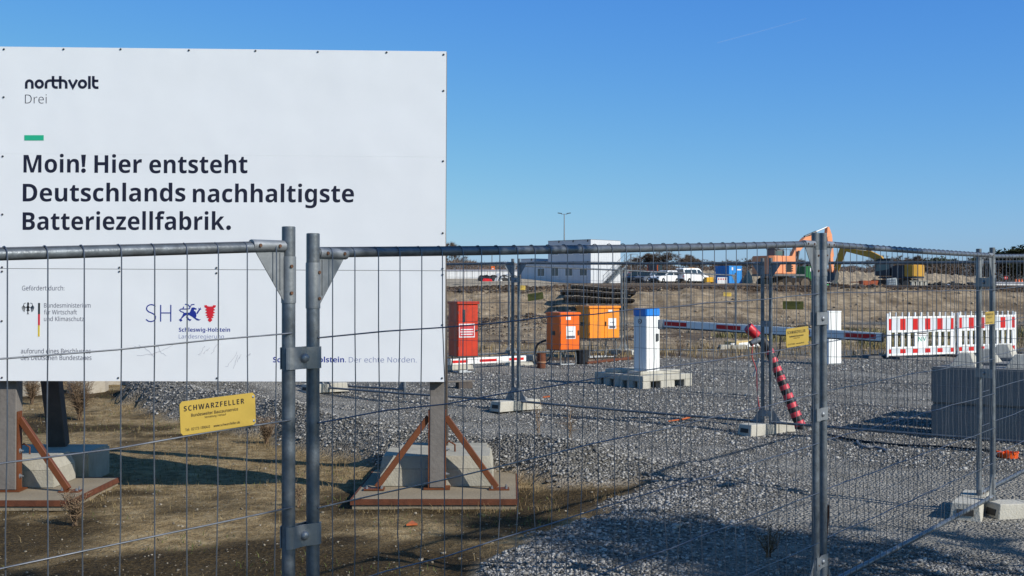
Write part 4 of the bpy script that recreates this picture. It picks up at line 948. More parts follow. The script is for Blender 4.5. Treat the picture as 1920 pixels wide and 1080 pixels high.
tag(MB().tube([gp_(1253, 805, .025), gp_(1280, 803, .03), gp_(1302, 801, .05)], [.008, .011, .016], 7).build('rusty_rod', [M('orange_rust', (.4, .1, .03), .85, 0, .3, 20)], None, 60), 'short orange rusty rod on the gravel', 'rod')
tag(MB().prism([gp_(762, 971, .012), gp_(783, 970, .012), gp_(773, 963, .012)], (0, 0, .012)).build('roof_tile_shard', [MATS['orange_rust']], None), 'orange brick shard before the right billboard foot', 'shard')
p = gr(868, 728, .13); t = put('timber_offcut', 'dark timber block with a plank on the gravel by the billboard', 'timber', p.x, p.y, R(25))
MB().box(-.1, .14, -.07, .07, 0, .1).build('block', [wood_d], t, None, .006); MB().bar((-.28, 0, .118), (.2, .02, .118), .1, .03).build('plank', [wood], t, None, .004)
p = gr(1018, 752, .1); tag(MB().bar((p.x, p.y, hz(p.x, p.y)+.03), (p.x+.1, p.y+.02, hz(p.x, p.y)+.04), .03, .02).build('brick_chip', [MATS['orange_rust']], None), 'small orange chip right of the middle fence foot', 'chip')
p = gr(1538, 1040, -.02); tag(MB().tube([(p.x-.03, p.y-.2, .0), (p.x+.01, p.y-.17, .33)], [.012, .009], 7).build('rusty_stake', [rust], None, 60), 'rusty stake at the foot of the middle right posts', 'stake')
# broken concrete slab pieces at far left behind the billboard
cs = M('broken_slab', (.42, .38, .31), .95, 0, .15, 4, .4, 30, (.22, .18, .12), .6, 4)
for k, (px, py, w_, d_, tilt, rz_) in enumerate(((215, 728, .9, .8, .06, .3), (268, 730, .8, .6, -.07, -.2), (165, 742, .6, .6, .1, .8), (290, 717, .9, .7, .02, .5), (120, 722, 1.0, .8, .0, .1), (60, 745, .7, .6, .08, .4))):
    p = gr(px, py, .05); rnd = random.Random(k); n = 7
    pts = [(w_/2*math.cos(a)*rnd.uniform(.75, 1.2), d_/2*math.sin(a)*rnd.uniform(.75, 1.2), 0) for a in np.linspace(0, 2*math.pi, n, endpoint=False)]
    o = MB().prism(pts, (0, 0, .24)).build('concrete_slab_piece', [cs], None, None, .015)
    o.location = (p.x, p.y, hz(p.x, p.y)-.03); o.rotation_euler = (tilt, -tilt, rz_)
    tag(o, ('broken pale slab piece nearest the dry shrub', 'tilted broken slab piece left of the gravel heap', 'small broken slab piece among the twigs', 'far broken slab piece beside the gravel heap', 'broad flat slab piece between the left post and strut', 'small slab piece next to the left billboard post')[k], 'slab piece')
# dry shrubs and weeds
twig = M_island('dry_twig', (.07, .045, .03), (.26, .18, .11), .9)
def shrub(x_, y_, h, n, label, sp=.5, gname='dry shrubs on the soil'):
    rnd = random.Random(int(x_*100+y_*7)); z = hz(x_, y_)
    t = thing('dry_shrub', label, 'shrub', (x_, y_, z), 0, gname); b = MB(); lv = MB()
    for i in range(n):
        a = rnd.uniform(0, 6.28); ln = h*rnd.uniform(.5, 1); out = sp*rnd.uniform(.15, 1); pts = []
        for k in range(4):
            s = k/3; pts.append((math.cos(a)*out*ln*s**1.3+rnd.gauss(0, .01), math.sin(a)*out*ln*s**1.3+rnd.gauss(0, .01), ln*s))
        b.tube(pts, [.004, .003, .0022, .0012], 3, False)
        for k in range(11):
            s = rnd.uniform(.25, 1); q = Vector(pts[0]).lerp(Vector(pts[3]), s); e = q+Vector((rnd.gauss(0, .07), rnd.gauss(0, .07), rnd.uniform(.0, .1)))*h*1.6
            lv.tube([q, e], [.0022, .001], 3, False)
    b.build('stem', [twig], t); tag(lv.build('twig', [twig], t), kind='stuff'); return t
g = gr(150, 800, -.06); shrub(g.x, g.y, .66, 80, 'large dry twiggy shrub left of the gravel heap')
g = gr(60, 775, -.06); shrub(g.x, g.y, .5, 60, 'dry twigs behind the left billboard post')
g = gr(500, 840, -.06); shrub(g.x, g.y, .32, 46, 'reddish dry tuft at the gravel edge left of the nearest posts')
g = gr(140, 985, -.07); shrub(g.x, g.y, .26, 44, 'dry weed at the corner of the left slab')
g = gr(1010, 870, 0); shrub(g.x, g.y, .45, 3, 'single thin dry stalk on the gravel right of the billboard base', .2)
g = gr(1070, 880, 0); shrub(g.x, g.y, .42, 4, 'thin dry stalks on the gravel in the middle', .25)
g = gr(560, 950, -.06); shrub(g.x, g.y, .22, 8, 'low dry stalks before the nearest posts', .5)
g = gr(1440, 1050, -.02); shrub(g.x, g.y, .2, 18, 'dry weed at the foot of the middle right posts', .8)
g = gr(1320, 690, .18); shrub(g.x, g.y+3.5, .5, 14, 'dry weeds behind the barrier arm', .6)
g = gr(1790, 640, .25); shrub(g.x, g.y+3, .9, 16, 'dry bush on the slope behind the striped barriers', .4)
g = gr(1880, 640, .25); shrub(g.x, g.y+2, .8, 16, 'dry bush on the slope at the right edge', .4)
# leafless tree standing right of the photographer: it throws the broken shade over the nearest gravel
bark = M('bark', (.075, .055, .042), .95, 0, .25, 3, .2, 20)
twig_far = M_island('bare_twigs', (.08, .058, .045), (.22, .165, .125), .95)
def tree_meshes(h, seed, levels=5, spread=.55, n0=3, twigs=900, tl=.06, tw=.012):
    rnd = random.Random(seed); tr = MB(); ends = []
    def grow(p, d, ln, r_, lev):
        q = p+d*ln; mid = p.lerp(q, .5)+Vector((rnd.gauss(0, .04), rnd.gauss(0, .04), 0))*ln
        tr.tube([p, mid, q], [r_, r_*.85, r_*.68], 5 if lev > 2 else 3, False)
        if lev == 0: ends.append((q, d, ln)); return
        if lev <= 2: ends.append((mid, d, ln))
        for k in range(rnd.choice((2, 3, 3)) if lev < levels else n0):
            a = rnd.uniform(0, 6.283); s = spread*rnd.uniform(.5, 1.25)
            u = d.orthogonal().normalized(); u = Matrix.Rotation(a, 3, d) @ u
            nd = (d*math.cos(s)+u*math.sin(s)+Vector((0, 0, .12))).normalized()
            grow(q, nd, ln*rnd.uniform(.62, .82), r_*.64, lev-1)
    grow(Vector((0, 0, -.1)), Vector((rnd.gauss(0, .04), rnd.gauss(0, .04), 1)).normalized(), h*.26, h*.02, levels)
    cr = MB()
    for i in range(twigs):
        q, d, ln = ends[rnd.randrange(len(ends))]
        e = q+(d*.6+Vector((rnd.gauss(0, .8), rnd.gauss(0, .8), rnd.gauss(.25, .5)))).normalized()*h*tl*rnd.uniform(.5, 1.5)
        s = Vector((rnd.gauss(0, 1), rnd.gauss(0, 1), rnd.gauss(0, .4))).normalized()*tw*h*.1
        cr.add([q-s, q+s, e], [(0, 1, 2)])
    k = h/max(q[2] for q in cr.v)
    for b in (tr, cr): b.v = [(q[0]*k, q[1]*k, q[2]*k) for q in b.v]
    return tr.mesh('trunk', [bark]), cr.mesh('crown', [twig_far])
def tree(name, me2, x_, y_, k, rz_, label, group, squash=1.0, z=None):
    t = thing(name, label, 'tree', (x_, y_, hz(x_, y_)-.1 if z is None else z), rz_, group); t.scale = (k*squash, k*squash, k)
    link('trunk', me2[0], t); tag(link('crown', me2[1], t), kind='stuff'); return t
BT = [tree_meshes(10, s, 5, sp, 3, 5200, .06, .028) for s, sp in ((1, .55), (2, .62), (3, .5), (4, .7))]
rt = random.Random(5)
def far_tree(px, top, y_, label, v, sq=1.0, grp='bare trees along the horizon'):
    x_ = (px-CX)/FPX*y_; z0 = hz(x_, y_)-.3; h = EYE+(HOR-top+3)/FPX*y_-z0
    return tree('bare_tree', BT[v % 4], x_, y_, h/10.0, rt.uniform(0, 6), label, grp, sq, z0)
TL = [(848, 452, 300, 'bare tree just right of the billboard edge'), (1192, 480, 262, 'bare tree behind the stair landing'), (1212, 474, 258, 'broad bare tree behind the parked dark car'), (1243, 470, 256, 'tallest broad bare tree behind the white car'),
      (1228, 482, 270, 'bare tree between the two broad ones'), (1282, 479, 262, 'twiggy bare tree behind the white van'), (1298, 477, 264, 'thin bare tree right behind the white van'), (1315, 486, 270, 'rounded bare tree right of the van'),
      (1338, 489, 280, 'low bare tree left of the blue container'), (1362, 487, 285, 'reddish bare tree above the blue container'), (1380, 490, 280, 'low bare tree right above the blue container'), (1404, 484, 270, 'bare tree left of the orange excavator'),
      (1424, 486, 275, 'bare tree beside the orange excavator cab'), (1500, 482, 270, 'bare tree right of the orange excavator'), (1524, 488, 275, 'bare tree left of the middle right posts'), (1648, 478, 285, 'bare tree above the yellow excavator boom'),
      (1665, 484, 290, 'low bare tree above the yellow excavator cab'), (1700, 478, 290, 'bare tree right of the yellow excavator'), (1722, 479, 285, 'second bare tree right of the yellow excavator'), (1744, 482, 288, 'third bare tree right of the yellow excavator'),
      (1830, 480, 285, 'bare tree left of the right edge posts'), (1175, 492, 275, 'low bare tree peeping behind the container building')]
for i, (px, top, y_, lb) in enumerate(TL): far_tree(px, top, y_, lb, i, 1.5 if i in (3, 2) else 1.2)
# evergreens
needle = M_island('dark_needles', (.008, .014, .006), (.04, .052, .022), .9)
def pine_mesh(seed, h=10, n=2600):
    rnd = random.Random(seed); b = MB(); b.tube([(0, 0, -.2), (0, 0, h*.92)], [.16, .04], 6); tr = b.mesh('trunk', [bark]); c = MB()
    lob = [(rnd.gauss(0, .16)*h, rnd.gauss(0, .16)*h, h*rnd.uniform(.45, .9), h*rnd.uniform(.12, .2)) for _ in range(9)]
    for i in range(n):
        a, b_, z, r_ = lob[rnd.randrange(9)]
        d = Vector((rnd.gauss(0, 1), rnd.gauss(0, 1), rnd.gauss(0, .7))); d.normalize(); q = Vector((a, b_, z))+d*r_*rnd.uniform(.3, 1.1)
        u = Vector((rnd.gauss(0, 1), rnd.gauss(0, 1), rnd.gauss(.5, .6))).normalized(); v = u.orthogonal().normalized()
        c.add([q-v*.22, q+v*.22, q+u*.75], [(0, 1, 2)])
    return tr, c.mesh('crown', [needle])
PT = [pine_mesh(s) for s in (1, 2, 3)]
for i, (px, top, y_, lb) in enumerate(((1852, 470, 250, 'dark evergreen between the right edge posts'), (1885, 462, 245, 'dark evergreen crown right of the right edge posts'), (1905, 464, 240, 'dark evergreen at the right edge of the picture'), (1925, 460, 245, 'dark evergreen cut by the right edge'),
                                       (1748, 480, 260, 'small dark evergreen in the hedge'), (1768, 481, 262, 'small dark evergreen right of the other one in the hedge'), (1792, 484, 262, 'lowest small evergreen in the hedge'), (1870, 474, 255, 'low dark evergreen beside the right posts'))):
    x_ = (px-CX)/FPX*y_; z0 = hz(x_, y_)-.3; h = EYE+(HOR-top)/FPX*y_-z0
    tree('evergreen_tree', PT[i % 3], x_, y_, h/10.4, i*1.3, lb, 'evergreens along the horizon', 1.3, z0)
# hedge bank far behind: one mass of bare twigs on a low earth bank
def far_hedge():
    n = 170000; px = RNG.uniform(770, 2150, n); y_ = RNG.uniform(236, 300, n); x_ = (px-CX)/FPX*y_
    top = np.interp(px, [770, 850, 990, 1180, 1330, 1500, 1620, 1760, 1840, 1950, 2150], [488, 490, 492, 499, 499, 500, 499, 492, 487, 481, 480])+fbm(px*.05, px*0, 3)*6
    z0 = H(x_, y_); h = EYE+(HOR-top)/FPX*y_-z0
    zz = z0+h*RNG.uniform(0, .93, n)
    d = RNG.normal(0, 1, (n, 3))*np.array([.55, .55, 1.0]); d[:, 2] = np.abs(d[:, 2]); d /= np.linalg.norm(d, axis=1)[:, None]; ln = RNG.uniform(.25, .9, n)
    s = RNG.normal(0, 1, (n, 3)); s /= np.linalg.norm(s, axis=1)[:, None]; s *= .06
    q = np.stack([x_, y_, zz], -1); v = np.stack([q-s, q+s, q+d*ln[:, None]], 1)
    me = bpy.data.meshes.new('hedgerow'); me.vertices.add(n*3); me.vertices.foreach_set('co', v.astype(np.float32).ravel())
    fill_polys(me, np.arange(n*3).reshape(-1, 3), 3); me.materials.append(M_island('hedge_twigs', (.065, .047, .036), (.2, .145, .11), .95))
    tag(link('hedgerow', me), 'brown leafless hedgerow along the horizon', 'hedge', kind='stuff')
far_hedge()
def ridge(name, px0, px1, y_, prof, mat, label, depth=3.0, cat='earth heap', amp=.35, seed=0):
    """an earth heap: crest heights (photo rows) along px0..px1 at depth y_, with two sloping flanks"""
    n = 110; m = 14; b = MB(); vs = []
    T, I = np.meshgrid(np.linspace(-1, 1, m+1), np.linspace(0, 1, n+1), indexing='ij'); Y_ = y_+T*depth; X_ = (px0+(px1-px0)*I-CX)/FPX*y_
    zt = EYE+(HOR-np.interp(I, np.linspace(0, 1, len(prof)), prof))/FPX*y_; z0 = H(X_, Y_)-.15; k = np.clip(1-np.abs(T), 0, 1)**.8
    nn = (fbm(X_*.9+seed, Y_*.9, 7)+.55*fbm(X_*3.1+seed, Y_*3.1, 17))*amp*(.3+k)
    vs = np.stack([X_+nn*.5, Y_, z0+(zt-z0)*k+nn*(k > 0)], -1).reshape(-1, 3).tolist()
    b.add(vs, [(j*(n+1)+i, j*(n+1)+i+1, (j+1)*(n+1)+i+1, (j+1)*(n+1)+i) for j in range(m) for i in range(n)])
    return tag(b.build(name, [mat], None, 80), label, cat)
tan_e = M('tan_earth', (.30, .24, .165), .95, 0, .5, 2.5, .8, 5, (.12, .09, .06), .75, 1.6)
dark_e = M('dark_earth', (.075, .054, .038), .95, 0, .4, 1.0, .6, 2.5)
ridge('earth_heap', 1395, 1424, 150, [535, 505, 501, 505, 512], tan_e, 'tan earth heap left of the orange excavator', 4)
ridge('earth_heap', 1560, 1645, 185, [512, 509, 510, 509, 512, 513], tan_e, 'long tan earth heap behind the yellow excavator stick', 5, seed=3)
ridge('earth_heap', 1700, 1860, 180, [508, 509, 513, 514, 516, 515, 517, 521, 519, 525], tan_e, 'long tan earth heap right of the yellow excavator', 5, seed=5)
ridge('earth_heap', 1312, 1350, 190, [512, 508, 507, 510], tan_e, 'tan earth heap left of the blue container', 4, seed=8)
ridge('earth_heap', 836, 878, 92, [541, 534, 533, 536, 541], M('grey_earth', (.13, .12, .095), .95, 0, .3, 2, .5, 3), 'small grey green heap by the billboard edge', 1.2, amp=.1, seed=2)
ridge('earth_heap', 1570, 1640, 128, [540, 535, 532, 536, 538], dark_e, 'dark earth heap under the yellow excavator bucket', 2, seed=11)
ridge('earth_bank', 790, 1000, 210, [510, 505, 503, 505, 507], M('brown_bank', (.13, .085, .06), .95, 0, .4, .7, .5, 2), 'low brown bank behind the long white wall', 6, seed=12)
# soil ledges in the embankment, undercut shade painted black on their fronts
ledge_shade = M('ledge_shade', (.02, .016, .013), .95, 0, .5, 3, .8, 8, (.1, .075, .055), .6, 1.5)
for k, (pts, lb) in enumerate((([(1072, 538), (1110, 541), (1150, 545), (1192, 549)], 'topmost soil ledge with painted undercut shade in the slope behind the cabinets'), ([(1052, 548), (1085, 547), (1130, 551), (1178, 555)], 'middle soil ledge with painted undercut shade in the slope behind the cabinets'),
                                ([(1058, 559), (1090, 560), (1140, 564), (1190, 564)], 'lowest soil ledge with painted undercut shade in the slope behind the cabinets'))):
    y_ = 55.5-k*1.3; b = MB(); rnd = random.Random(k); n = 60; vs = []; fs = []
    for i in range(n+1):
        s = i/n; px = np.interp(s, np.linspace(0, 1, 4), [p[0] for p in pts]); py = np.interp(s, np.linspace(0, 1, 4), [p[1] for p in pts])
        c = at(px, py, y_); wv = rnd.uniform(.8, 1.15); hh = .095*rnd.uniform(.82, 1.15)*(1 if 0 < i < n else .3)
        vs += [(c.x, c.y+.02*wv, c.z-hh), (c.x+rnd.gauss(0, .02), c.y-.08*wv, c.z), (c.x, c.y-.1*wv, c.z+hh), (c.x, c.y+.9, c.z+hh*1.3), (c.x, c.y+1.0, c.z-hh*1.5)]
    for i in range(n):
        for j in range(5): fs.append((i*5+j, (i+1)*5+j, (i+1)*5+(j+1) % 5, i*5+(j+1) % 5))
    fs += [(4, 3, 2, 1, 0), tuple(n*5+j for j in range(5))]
    b.add(vs, fs); b.m = [1 if (q < n*5 and q % 5 in (2, 3)) else 0 for q in range(len(b.f))]; tag(b.build('shade_front_ledge', [ledge_shade, tan_e], None), lb, 'soil ledge', 'soil ledges with painted shade')

# ------------------------------------------------------------------ container offices
cw = M('container_white', (.56, .585, .62), .5, 0, .05, 2, 0, 40, (.5, .5, .48), .3, 1)
cg = M('container_trim', (.2, .22, .26), .5, 0, .08, 2)
cyb = 157.0; cnr = Vector(((1108-CX)/FPX*cyb, cyb)); e_l = Vector((-.72, .69)).normalized(); rot_c = math.atan2(-e_l.y, -e_l.x)
zb = EYE-(531-HOR)/FPX*cyb
def container(ox, lay, label, windows=0, plain=False, hgt=2.78):
    # local x runs along the shaded front (right and nearer), y into the depth; origin = left front foot
    o = cnr+e_l*(ox*2.46)
    t = thing('office_container', label, 'container', (o.x, o.y, zb+lay*2.8), rot_c, 'white office containers')
    MB().box(.0, 2.44, .02, 6.04, .12, hgt-.12).build('wall', [cw], t)
    b = MB(); b.box(-.004, 2.444, .0, 6.06, 0, .119); b.box(-.004, 2.444, .0, 6.06, hgt-.119, hgt); b.build('floor_and_roof_frame', [cw if lay == 0 else cw], t)
    for x_ in (0, 2.3): MB().box(x_-.003, x_+.143, -.004, .14, .1195, hgt-.1195).build('corner_post', [cw], t)
    b = MB()
    for k in range(12): b.box(2.4395, 2.452, .25+k*.48, .55+k*.48, .13, hgt-.13)
    b.build('side_panel', [cw], t)
    if windows:
        f = MB().box(.5, 1.9, -.03, .019, .9, 2.1).build('window', [M('window_frame_white', (.75, .76, .78), .5)], t)
        for a in (.6, 1.23): MB().box(a, a+.57, -.034, -.0305, 1.0, 2.0).build('pane', [glass_m], f)
    MB().box(-.02, 2.46, -.05, 6.08, hgt+.002, hgt+.05).build('roof_edge', [cg], t)
    MB().bar((1.9, -.06, hgt-.25), (2.0, -.06, hgt+.05), .08, .1).build('drain_bracket', [steel_d], t)
    return t
NM = ('right', 'middle', 'left')
for k in range(3):
    container(k+1, 0, f'lower {NM[k]} white office container of the two storey block', 1); container(k+1, 1, f'upper {NM[k]} white office container of the two storey block', 1)
container(4, 0, 'single storey office container adjoining the two storey block', 1, hgt=2.9); container(5, 0, 'outermost single storey office container at far left of the row', 0, hgt=3.3)
# outside stair along the sunlit end
e_d = Vector((.69, .72)).normalized(); rot_s = math.atan2(e_d.y, e_d.x); o = cnr+Vector((e_d.y, -e_d.x))*.12+e_d*2.4
st = thing('outside_stair', 'grey steel outside stair with landing at the end of the office block', 'stair', (o.x, o.y, zb), rot_s)
for s in (0, -.9):
    MB().bar((0, s, 0), (4.4, s, 2.85), .05, .2).build('stringer', [galv_plate], st); MB().bar((0, s, 1.0), (4.4, s, 3.85), .04, .04).build('handrail', [galv_plate], st)
    b = MB()
    for k in range(5): b.bar((k*1.1, s, k*.71), (k*1.1, s, k*.71+1), .035, .035, (1, 0, 0))
    b.build('baluster', [galv_plate], st)
for k in range(13): MB().box(k*.34, k*.34+.26, -.87, -.03, k*.22+.06, k*.22+.1).build('tread', [steel_d], st)
MB().box(4.4, 5.8, -1.0, .05, 2.78, 2.86).build('landing', [galv_plate], st)
b = MB()
for x_ in (4.42, 5.78):
    for y_ in (-.98, .03): b.bar((x_, y_, 0), (x_, y_, 3.9), .05, .05, (1, 0, 0))
for z in (3.4, 3.88): b.bar((5.78, -.98, z), (5.78, .03, z), .04, .04); b.bar((4.42, -.98, z), (5.78, -.98, z), .04, .04)
b.build('landing_frame', [galv_plate], st)
# light mast
ym = 205; mp = Vector(((1058-CX)/FPX*ym, ym)); mz = hz(mp.x, mp.y); mh = EYE+(HOR-401)/FPX*ym-mz
lm = thing('light_mast', 'tall light mast with two heads above the office containers', 'light mast', (mp.x, mp.y, mz))
MB().tube([(0, 0, 0), (0, 0, mh)], [.16, .07], 8).build('mast', [galv_plate], lm, 40); MB().tube([(-.5, 0, mh-.05), (.5, 0, mh-.05)], .04, 6).build('cross_arm', [galv_plate], lm)
for s in (-1, 1): MB().hexa([(s*.75-.35, -.2, mh+.0+(.1 if s < 0 else 0)), (s*.75+.35, -.2, mh+(.1 if s > 0 else 0)), (s*.75+.35, .2, mh+(.1 if s > 0 else 0)), (s*.75-.35, .2, mh+(.1 if s < 0 else 0)), (s*.75-.35, -.2, mh+.12+(.1 if s < 0 else 0)), (s*.75+.35, -.2, mh+.12+(.1 if s > 0 else 0)), (s*.75+.35, .2, mh+.12+(.1 if s > 0 else 0)), (s*.75-.35, .2, mh+.12+(.1 if s < 0 else 0))]).build('lamp_head', [steel_d], lm)
y2 = 190; mp = Vector(((922.5-CX)/FPX*y2, y2)); mz = hz(mp.x, mp.y)
t = thing('thin_mast', 'thin grey mast behind the long white wall', 'mast', (mp.x, mp.y, mz)); MB().tube([(0, 0, 0), (0, 0, EYE+(HOR-470)/FPX*y2-mz)], [.1, .06], 6).build('mast', [galv_plate], t); MB().box(-.2, .2, -.2, .2, 0, .3).build('footing', [concrete], t)
# long white walls
def long_wall(px0, px1, y_, pt, pb, label, n):
    p0 = at(px0, pb, y_); p1 = at(px1, pb, y_); h = (pb-pt)/FPX*y_
    t = thing('long_white_wall', label, 'wall', p0); w_ = (p1.x-p0.x)/n
    for k in range(n): MB().box(k*w_+.02, (k+1)*w_-.02, 0, .3, -.6, h).build('wall_panel', [M('wall_white', (.78, .78, .77), .7, 0, .05, 2)], t)
    MB().box(0, p1.x-p0.x, -.06, .36, h+.002, h+.14).build('coping', [M('wall_coping', (.3, .31, .36), .7)], t)
long_wall(770, 972, 128, 508, 521, 'long low white wall right of the billboard', 14)
long_wall(1862, 1990, 128, 531, 540, 'long low white wall at the right edge', 9)
# scrap heaps in front of the walls
def scrap(px0, px1, y_, pt, pb, label, mats, n, seed):
    rnd = random.Random(seed); c = at((px0+px1)/2, pb, y_); w_ = (px1-px0)/FPX*y_; h = (pb-pt)/FPX*y_
    t = thing('scrap_heap', label, 'scrap heap', c, 0, 'scrap heaps')
    for i in range(n):
        x_ = rnd.uniform(-w_/2, w_/2); k = rnd.random(); z = rnd.uniform(0, h*.7); b = MB()
        d = Vector((rnd.gauss(0, 1), rnd.gauss(0, .5), rnd.gauss(0, .8))).normalized()*rnd.uniform(.3, .9)
        if k < .6: b.bar(Vector((x_, rnd.gauss(0, .5), z))-d*.5, Vector((x_, rnd.gauss(0, .5), z))+d*.6, rnd.uniform(.1, .4), rnd.uniform(.05, .3)); b.build('scrap_bar', [mats[rnd.randrange(len(mats))]], t)
        else: b.lathe([(.12, -.1), (.32, -.1), (.36, 0), (.32, .1), (.12, .1)], 12, Matrix.Translation((x_, rnd.gauss(0, .4), max(.3, z))) @ Matrix.Rotation(rnd.uniform(.5, 1.6), 4, 'X') @ Matrix.Rotation(rnd.uniform(-1, 1), 4, 'Y')); b.build('scrap_tyre', [rubber], t, 40)
    return t
wp2 = M('pale_metal', (.55, .56, .57), .5, .2, .1, 3)
scrap(902, 966, 112, 515, 529, 'tangled black and white scrap in front of the left white wall', [rubber, wp2, steel_d], 42, 1)
scrap(1742, 1766, 140, 529, 541, 'black scrap heap right of the grey blocks', [rubber, steel_d], 14, 2)
scrap(1770, 1806, 140, 531, 541, 'dark and pale scrap heap in the middle right', [rubber, wp2, steel_d], 18, 3)
scrap(1818, 1846, 138, 529, 541, 'black scrap heap left of the right edge posts', [rubber, steel_d], 16, 4)
t = thing('red_debris', 'red plastic sheet in the scrap by the left wall', 'debris', at(915, 527, 110)); MB().prism([(-.5, 0, 0), (.4, 0, -.1), (.3, .2, .15), (-.4, .1, .2)], (0, .1, .05)).build('sheet', [red_p], t)
t = thing('orange_bin', 'small orange box on top of the left white wall', 'box', at(924, 507, 135)); MB().box(-.2, .2, 0, .4, -.1, .45).build('box_body', [org_c], t, None, .02); MB().box(-.1, .1, -.01, -.001, .15, .25).build('box_label', [sticker], t)

# ------------------------------------------------------------------ vehicles
def vehicle(name, label, cat, px, py, y_, rot, L, W, Hh, belt, prof, roof, paint, group, wr=.34, axles=(.19, .80)):
    """prof: hood/cabin outline points (x/L, z/H) for the glass house; local +x is the front"""
    p = at(px, py, y_); t = thing(name, label, cat, (p.x, p.y, hz(p.x, p.y)), rot, group)
    def pr(pts, y0, y1, inset=0.0): return [(q[0]*L-L/2, y0, q[1]*Hh) for q in pts], (0, y1-y0, 0)
    body = [(0, .2), (.0, belt*.8), (.02, belt)]+[(.98, belt*.86), (1.0, belt*.66), (1.0, .2), (.9, .14), (.1, .14)]
    hood = prof['hood']; body = [(0.005, .2), (0.0, belt*.75), (.015, belt)]+hood+[(1.0, .2), (.92, .13), (.08, .13)]
    b = MB(); b.prism(*pr(body, -W/2, W/2)); b.build('body', [paint], t, None, .06, 2)
    cab = prof['cab']; b = MB(); n = len(cab)
    vs = [(q[0]*L-L/2, -W/2+.03+max(0, q[1]-belt)*Hh*.28, q[1]*Hh) for q in cab]+[(q[0]*L-L/2, W/2-.03-max(0, q[1]-belt)*Hh*.28, q[1]*Hh) for q in cab]
    b.add(vs, [tuple(range(n)), tuple(range(2*n-1, n-1, -1))]+[(i, n+i, n+(i+1) % n, (i+1) % n) for i in range(n)]); b.build('cabin', [paint], t, None, .03, 2)
    g = prof['glass']
    for s in (-1, 1):
        for k, w_ in enumerate(g):
            vs = [(q[0]*L-L/2, s*(W/2-.018-max(0, q[1]-belt)*Hh*.28), q[1]*Hh) for q in w_]
            MB().prism(vs, (0, -s*.02, 0)).build('side_window', [glass_m], t)
    for (xa, za, xb, zb_) in (prof['wind'], prof['rear']):
        ya = W/2-.12; nn = 1 if xa > .5 else -1
        vs = [(xa*L-L/2+nn*.03, -ya, za*Hh+.02), (xa*L-L/2+nn*.03, ya, za*Hh+.02), (xb*L-L/2+nn*.03, ya-.12, zb_*Hh), (xb*L-L/2+nn*.03, -ya+.12, zb_*Hh)]
        MB().prism(vs, (-nn*.03, 0, 0)).build('windscreen' if nn > 0 else 'rear_window', [glass_m], t)
    for ax in axles:
        for s in (-1, 1):
            w = thing('wheel', None, None, (ax*L-L/2, s*(W/2-.1), wr)); w.parent = t
            Mw = Matrix.Rotation(R(90), 4, 'X')
            MB().lathe([(.2, -.11), (wr-.03, -.11), (wr, -.07), (wr, .07), (wr-.03, .11), (.2, .11)], 20, Mw).build('tyre', [rubber], w, 40)
            MB().lathe([(.04, -.115), (.21, -.10), (.21, .10), (.04, .115)], 12, Mw).build('rim', [wp2], w)
    for s in (-1, 1):
        MB().box(L/2-.08, L/2+.012, s*W*.36-.17, s*W*.36+.17, belt*Hh*.72, belt*Hh*.86).build('headlight', [glass_m], t, None, .02)
        MB().box(-L/2-.012, -L/2+.08, s*W*.40-.1, s*W*.40+.1, belt*Hh*.7, belt*Hh*.95).build('tail_light', [red_p], t, None, .02)
        MB().box(L*.18, L*.22, s*(W/2+.04)-.07, s*(W/2+.04)+.07, belt*Hh, belt*Hh+.13).build('mirror', [paint], t, None, .02)
    MB().box(L/2-.05, L/2+.015, -W*.3, W*.3, belt*Hh*.42, belt*Hh*.66).build('grille', [black_p], t, None, .02)
    b = MB(); b.box(L/2-.1, L/2+.02, -W*.46, W*.46, .15*Hh, .29*Hh); b.box(-L/2-.02, -L/2+.1, -W*.46, W*.46, .15*Hh, .29*Hh); b.build('bumper', [black_p], t, None, .03)
    if roof: MB().box(-L*.1, L*.1, -.1, .1, Hh+.005, Hh+.06).build('roof_bar', [roof], t)
    return t
SUV = dict(hood=[(.66, .6), (.9, .55), (.985, .46)], cab=[(.02, .58), (.06, .95), (.14, 1.0), (.5, 1.0), (.56, .96), (.70, .58)],
           glass=[[(.09, .63), (.12, .91), (.30, .93), (.30, .63)], [(.33, .63), (.33, .93), (.50, .93), (.62, .63)]], wind=(.70, .60, .565, .95), rear=(.02, .62, .06, .93))
VAN = dict(hood=[(.80, .55), (.93, .50), (.99, .42)], cab=[(.0, .5), (.015, .94), (.06, 1.0), (.60, 1.0), (.68, .95), (.84, .53)],
           glass=[[(.04, .6), (.05, .88), (.3, .9), (.3, .6)], [(.33, .6), (.33, .9), (.52, .9), (.52, .6)], [(.55, .6), (.55, .9), (.64, .9), (.77, .6)]], wind=(.84, .56, .69, .93), rear=(.0, .58, .015, .92))
car_w = M('car_white', (.8, .81, .82), .25, 0, .02, 2, coat=.5); car_d = M('car_dark_blue', (.015, .022, .05), .25, .2, .05, 2, coat=.5); car_g = M('car_grey', (.2, .22, .26), .3, .5, .05, 2, coat=.5); car_r = M('car_red', (.25, .04, .02), .3, 0, .05, 2, coat=.5)
PK = 'vehicles parked on the upper ground'
yv = 160
fr_l = R(-128)
vehicle('parked_car', 'dark red parked car beside the office stair', 'car', 1180, 531, 172, R(-60), 4.2, 1.8, 1.5, .58, SUV, None, car_r, PK)
vehicle('parked_car', 'dark blue parked car left of the grey one', 'car', 1196, 532, 166, R(-132), 4.5, 1.85, 1.6, .58, SUV, None, car_d, PK)
vehicle('parked_car', 'grey parked car between the dark blue and the white one', 'car', 1215, 532, 163, R(-132), 4.5, 1.85, 1.6, .58, SUV, None, car_g, PK)
vehicle('parked_car', 'white parked car facing the fence', 'car', 1246, 533, 158, R(-136), 4.5, 1.85, 1.62, .58, SUV, None, car_w, PK)
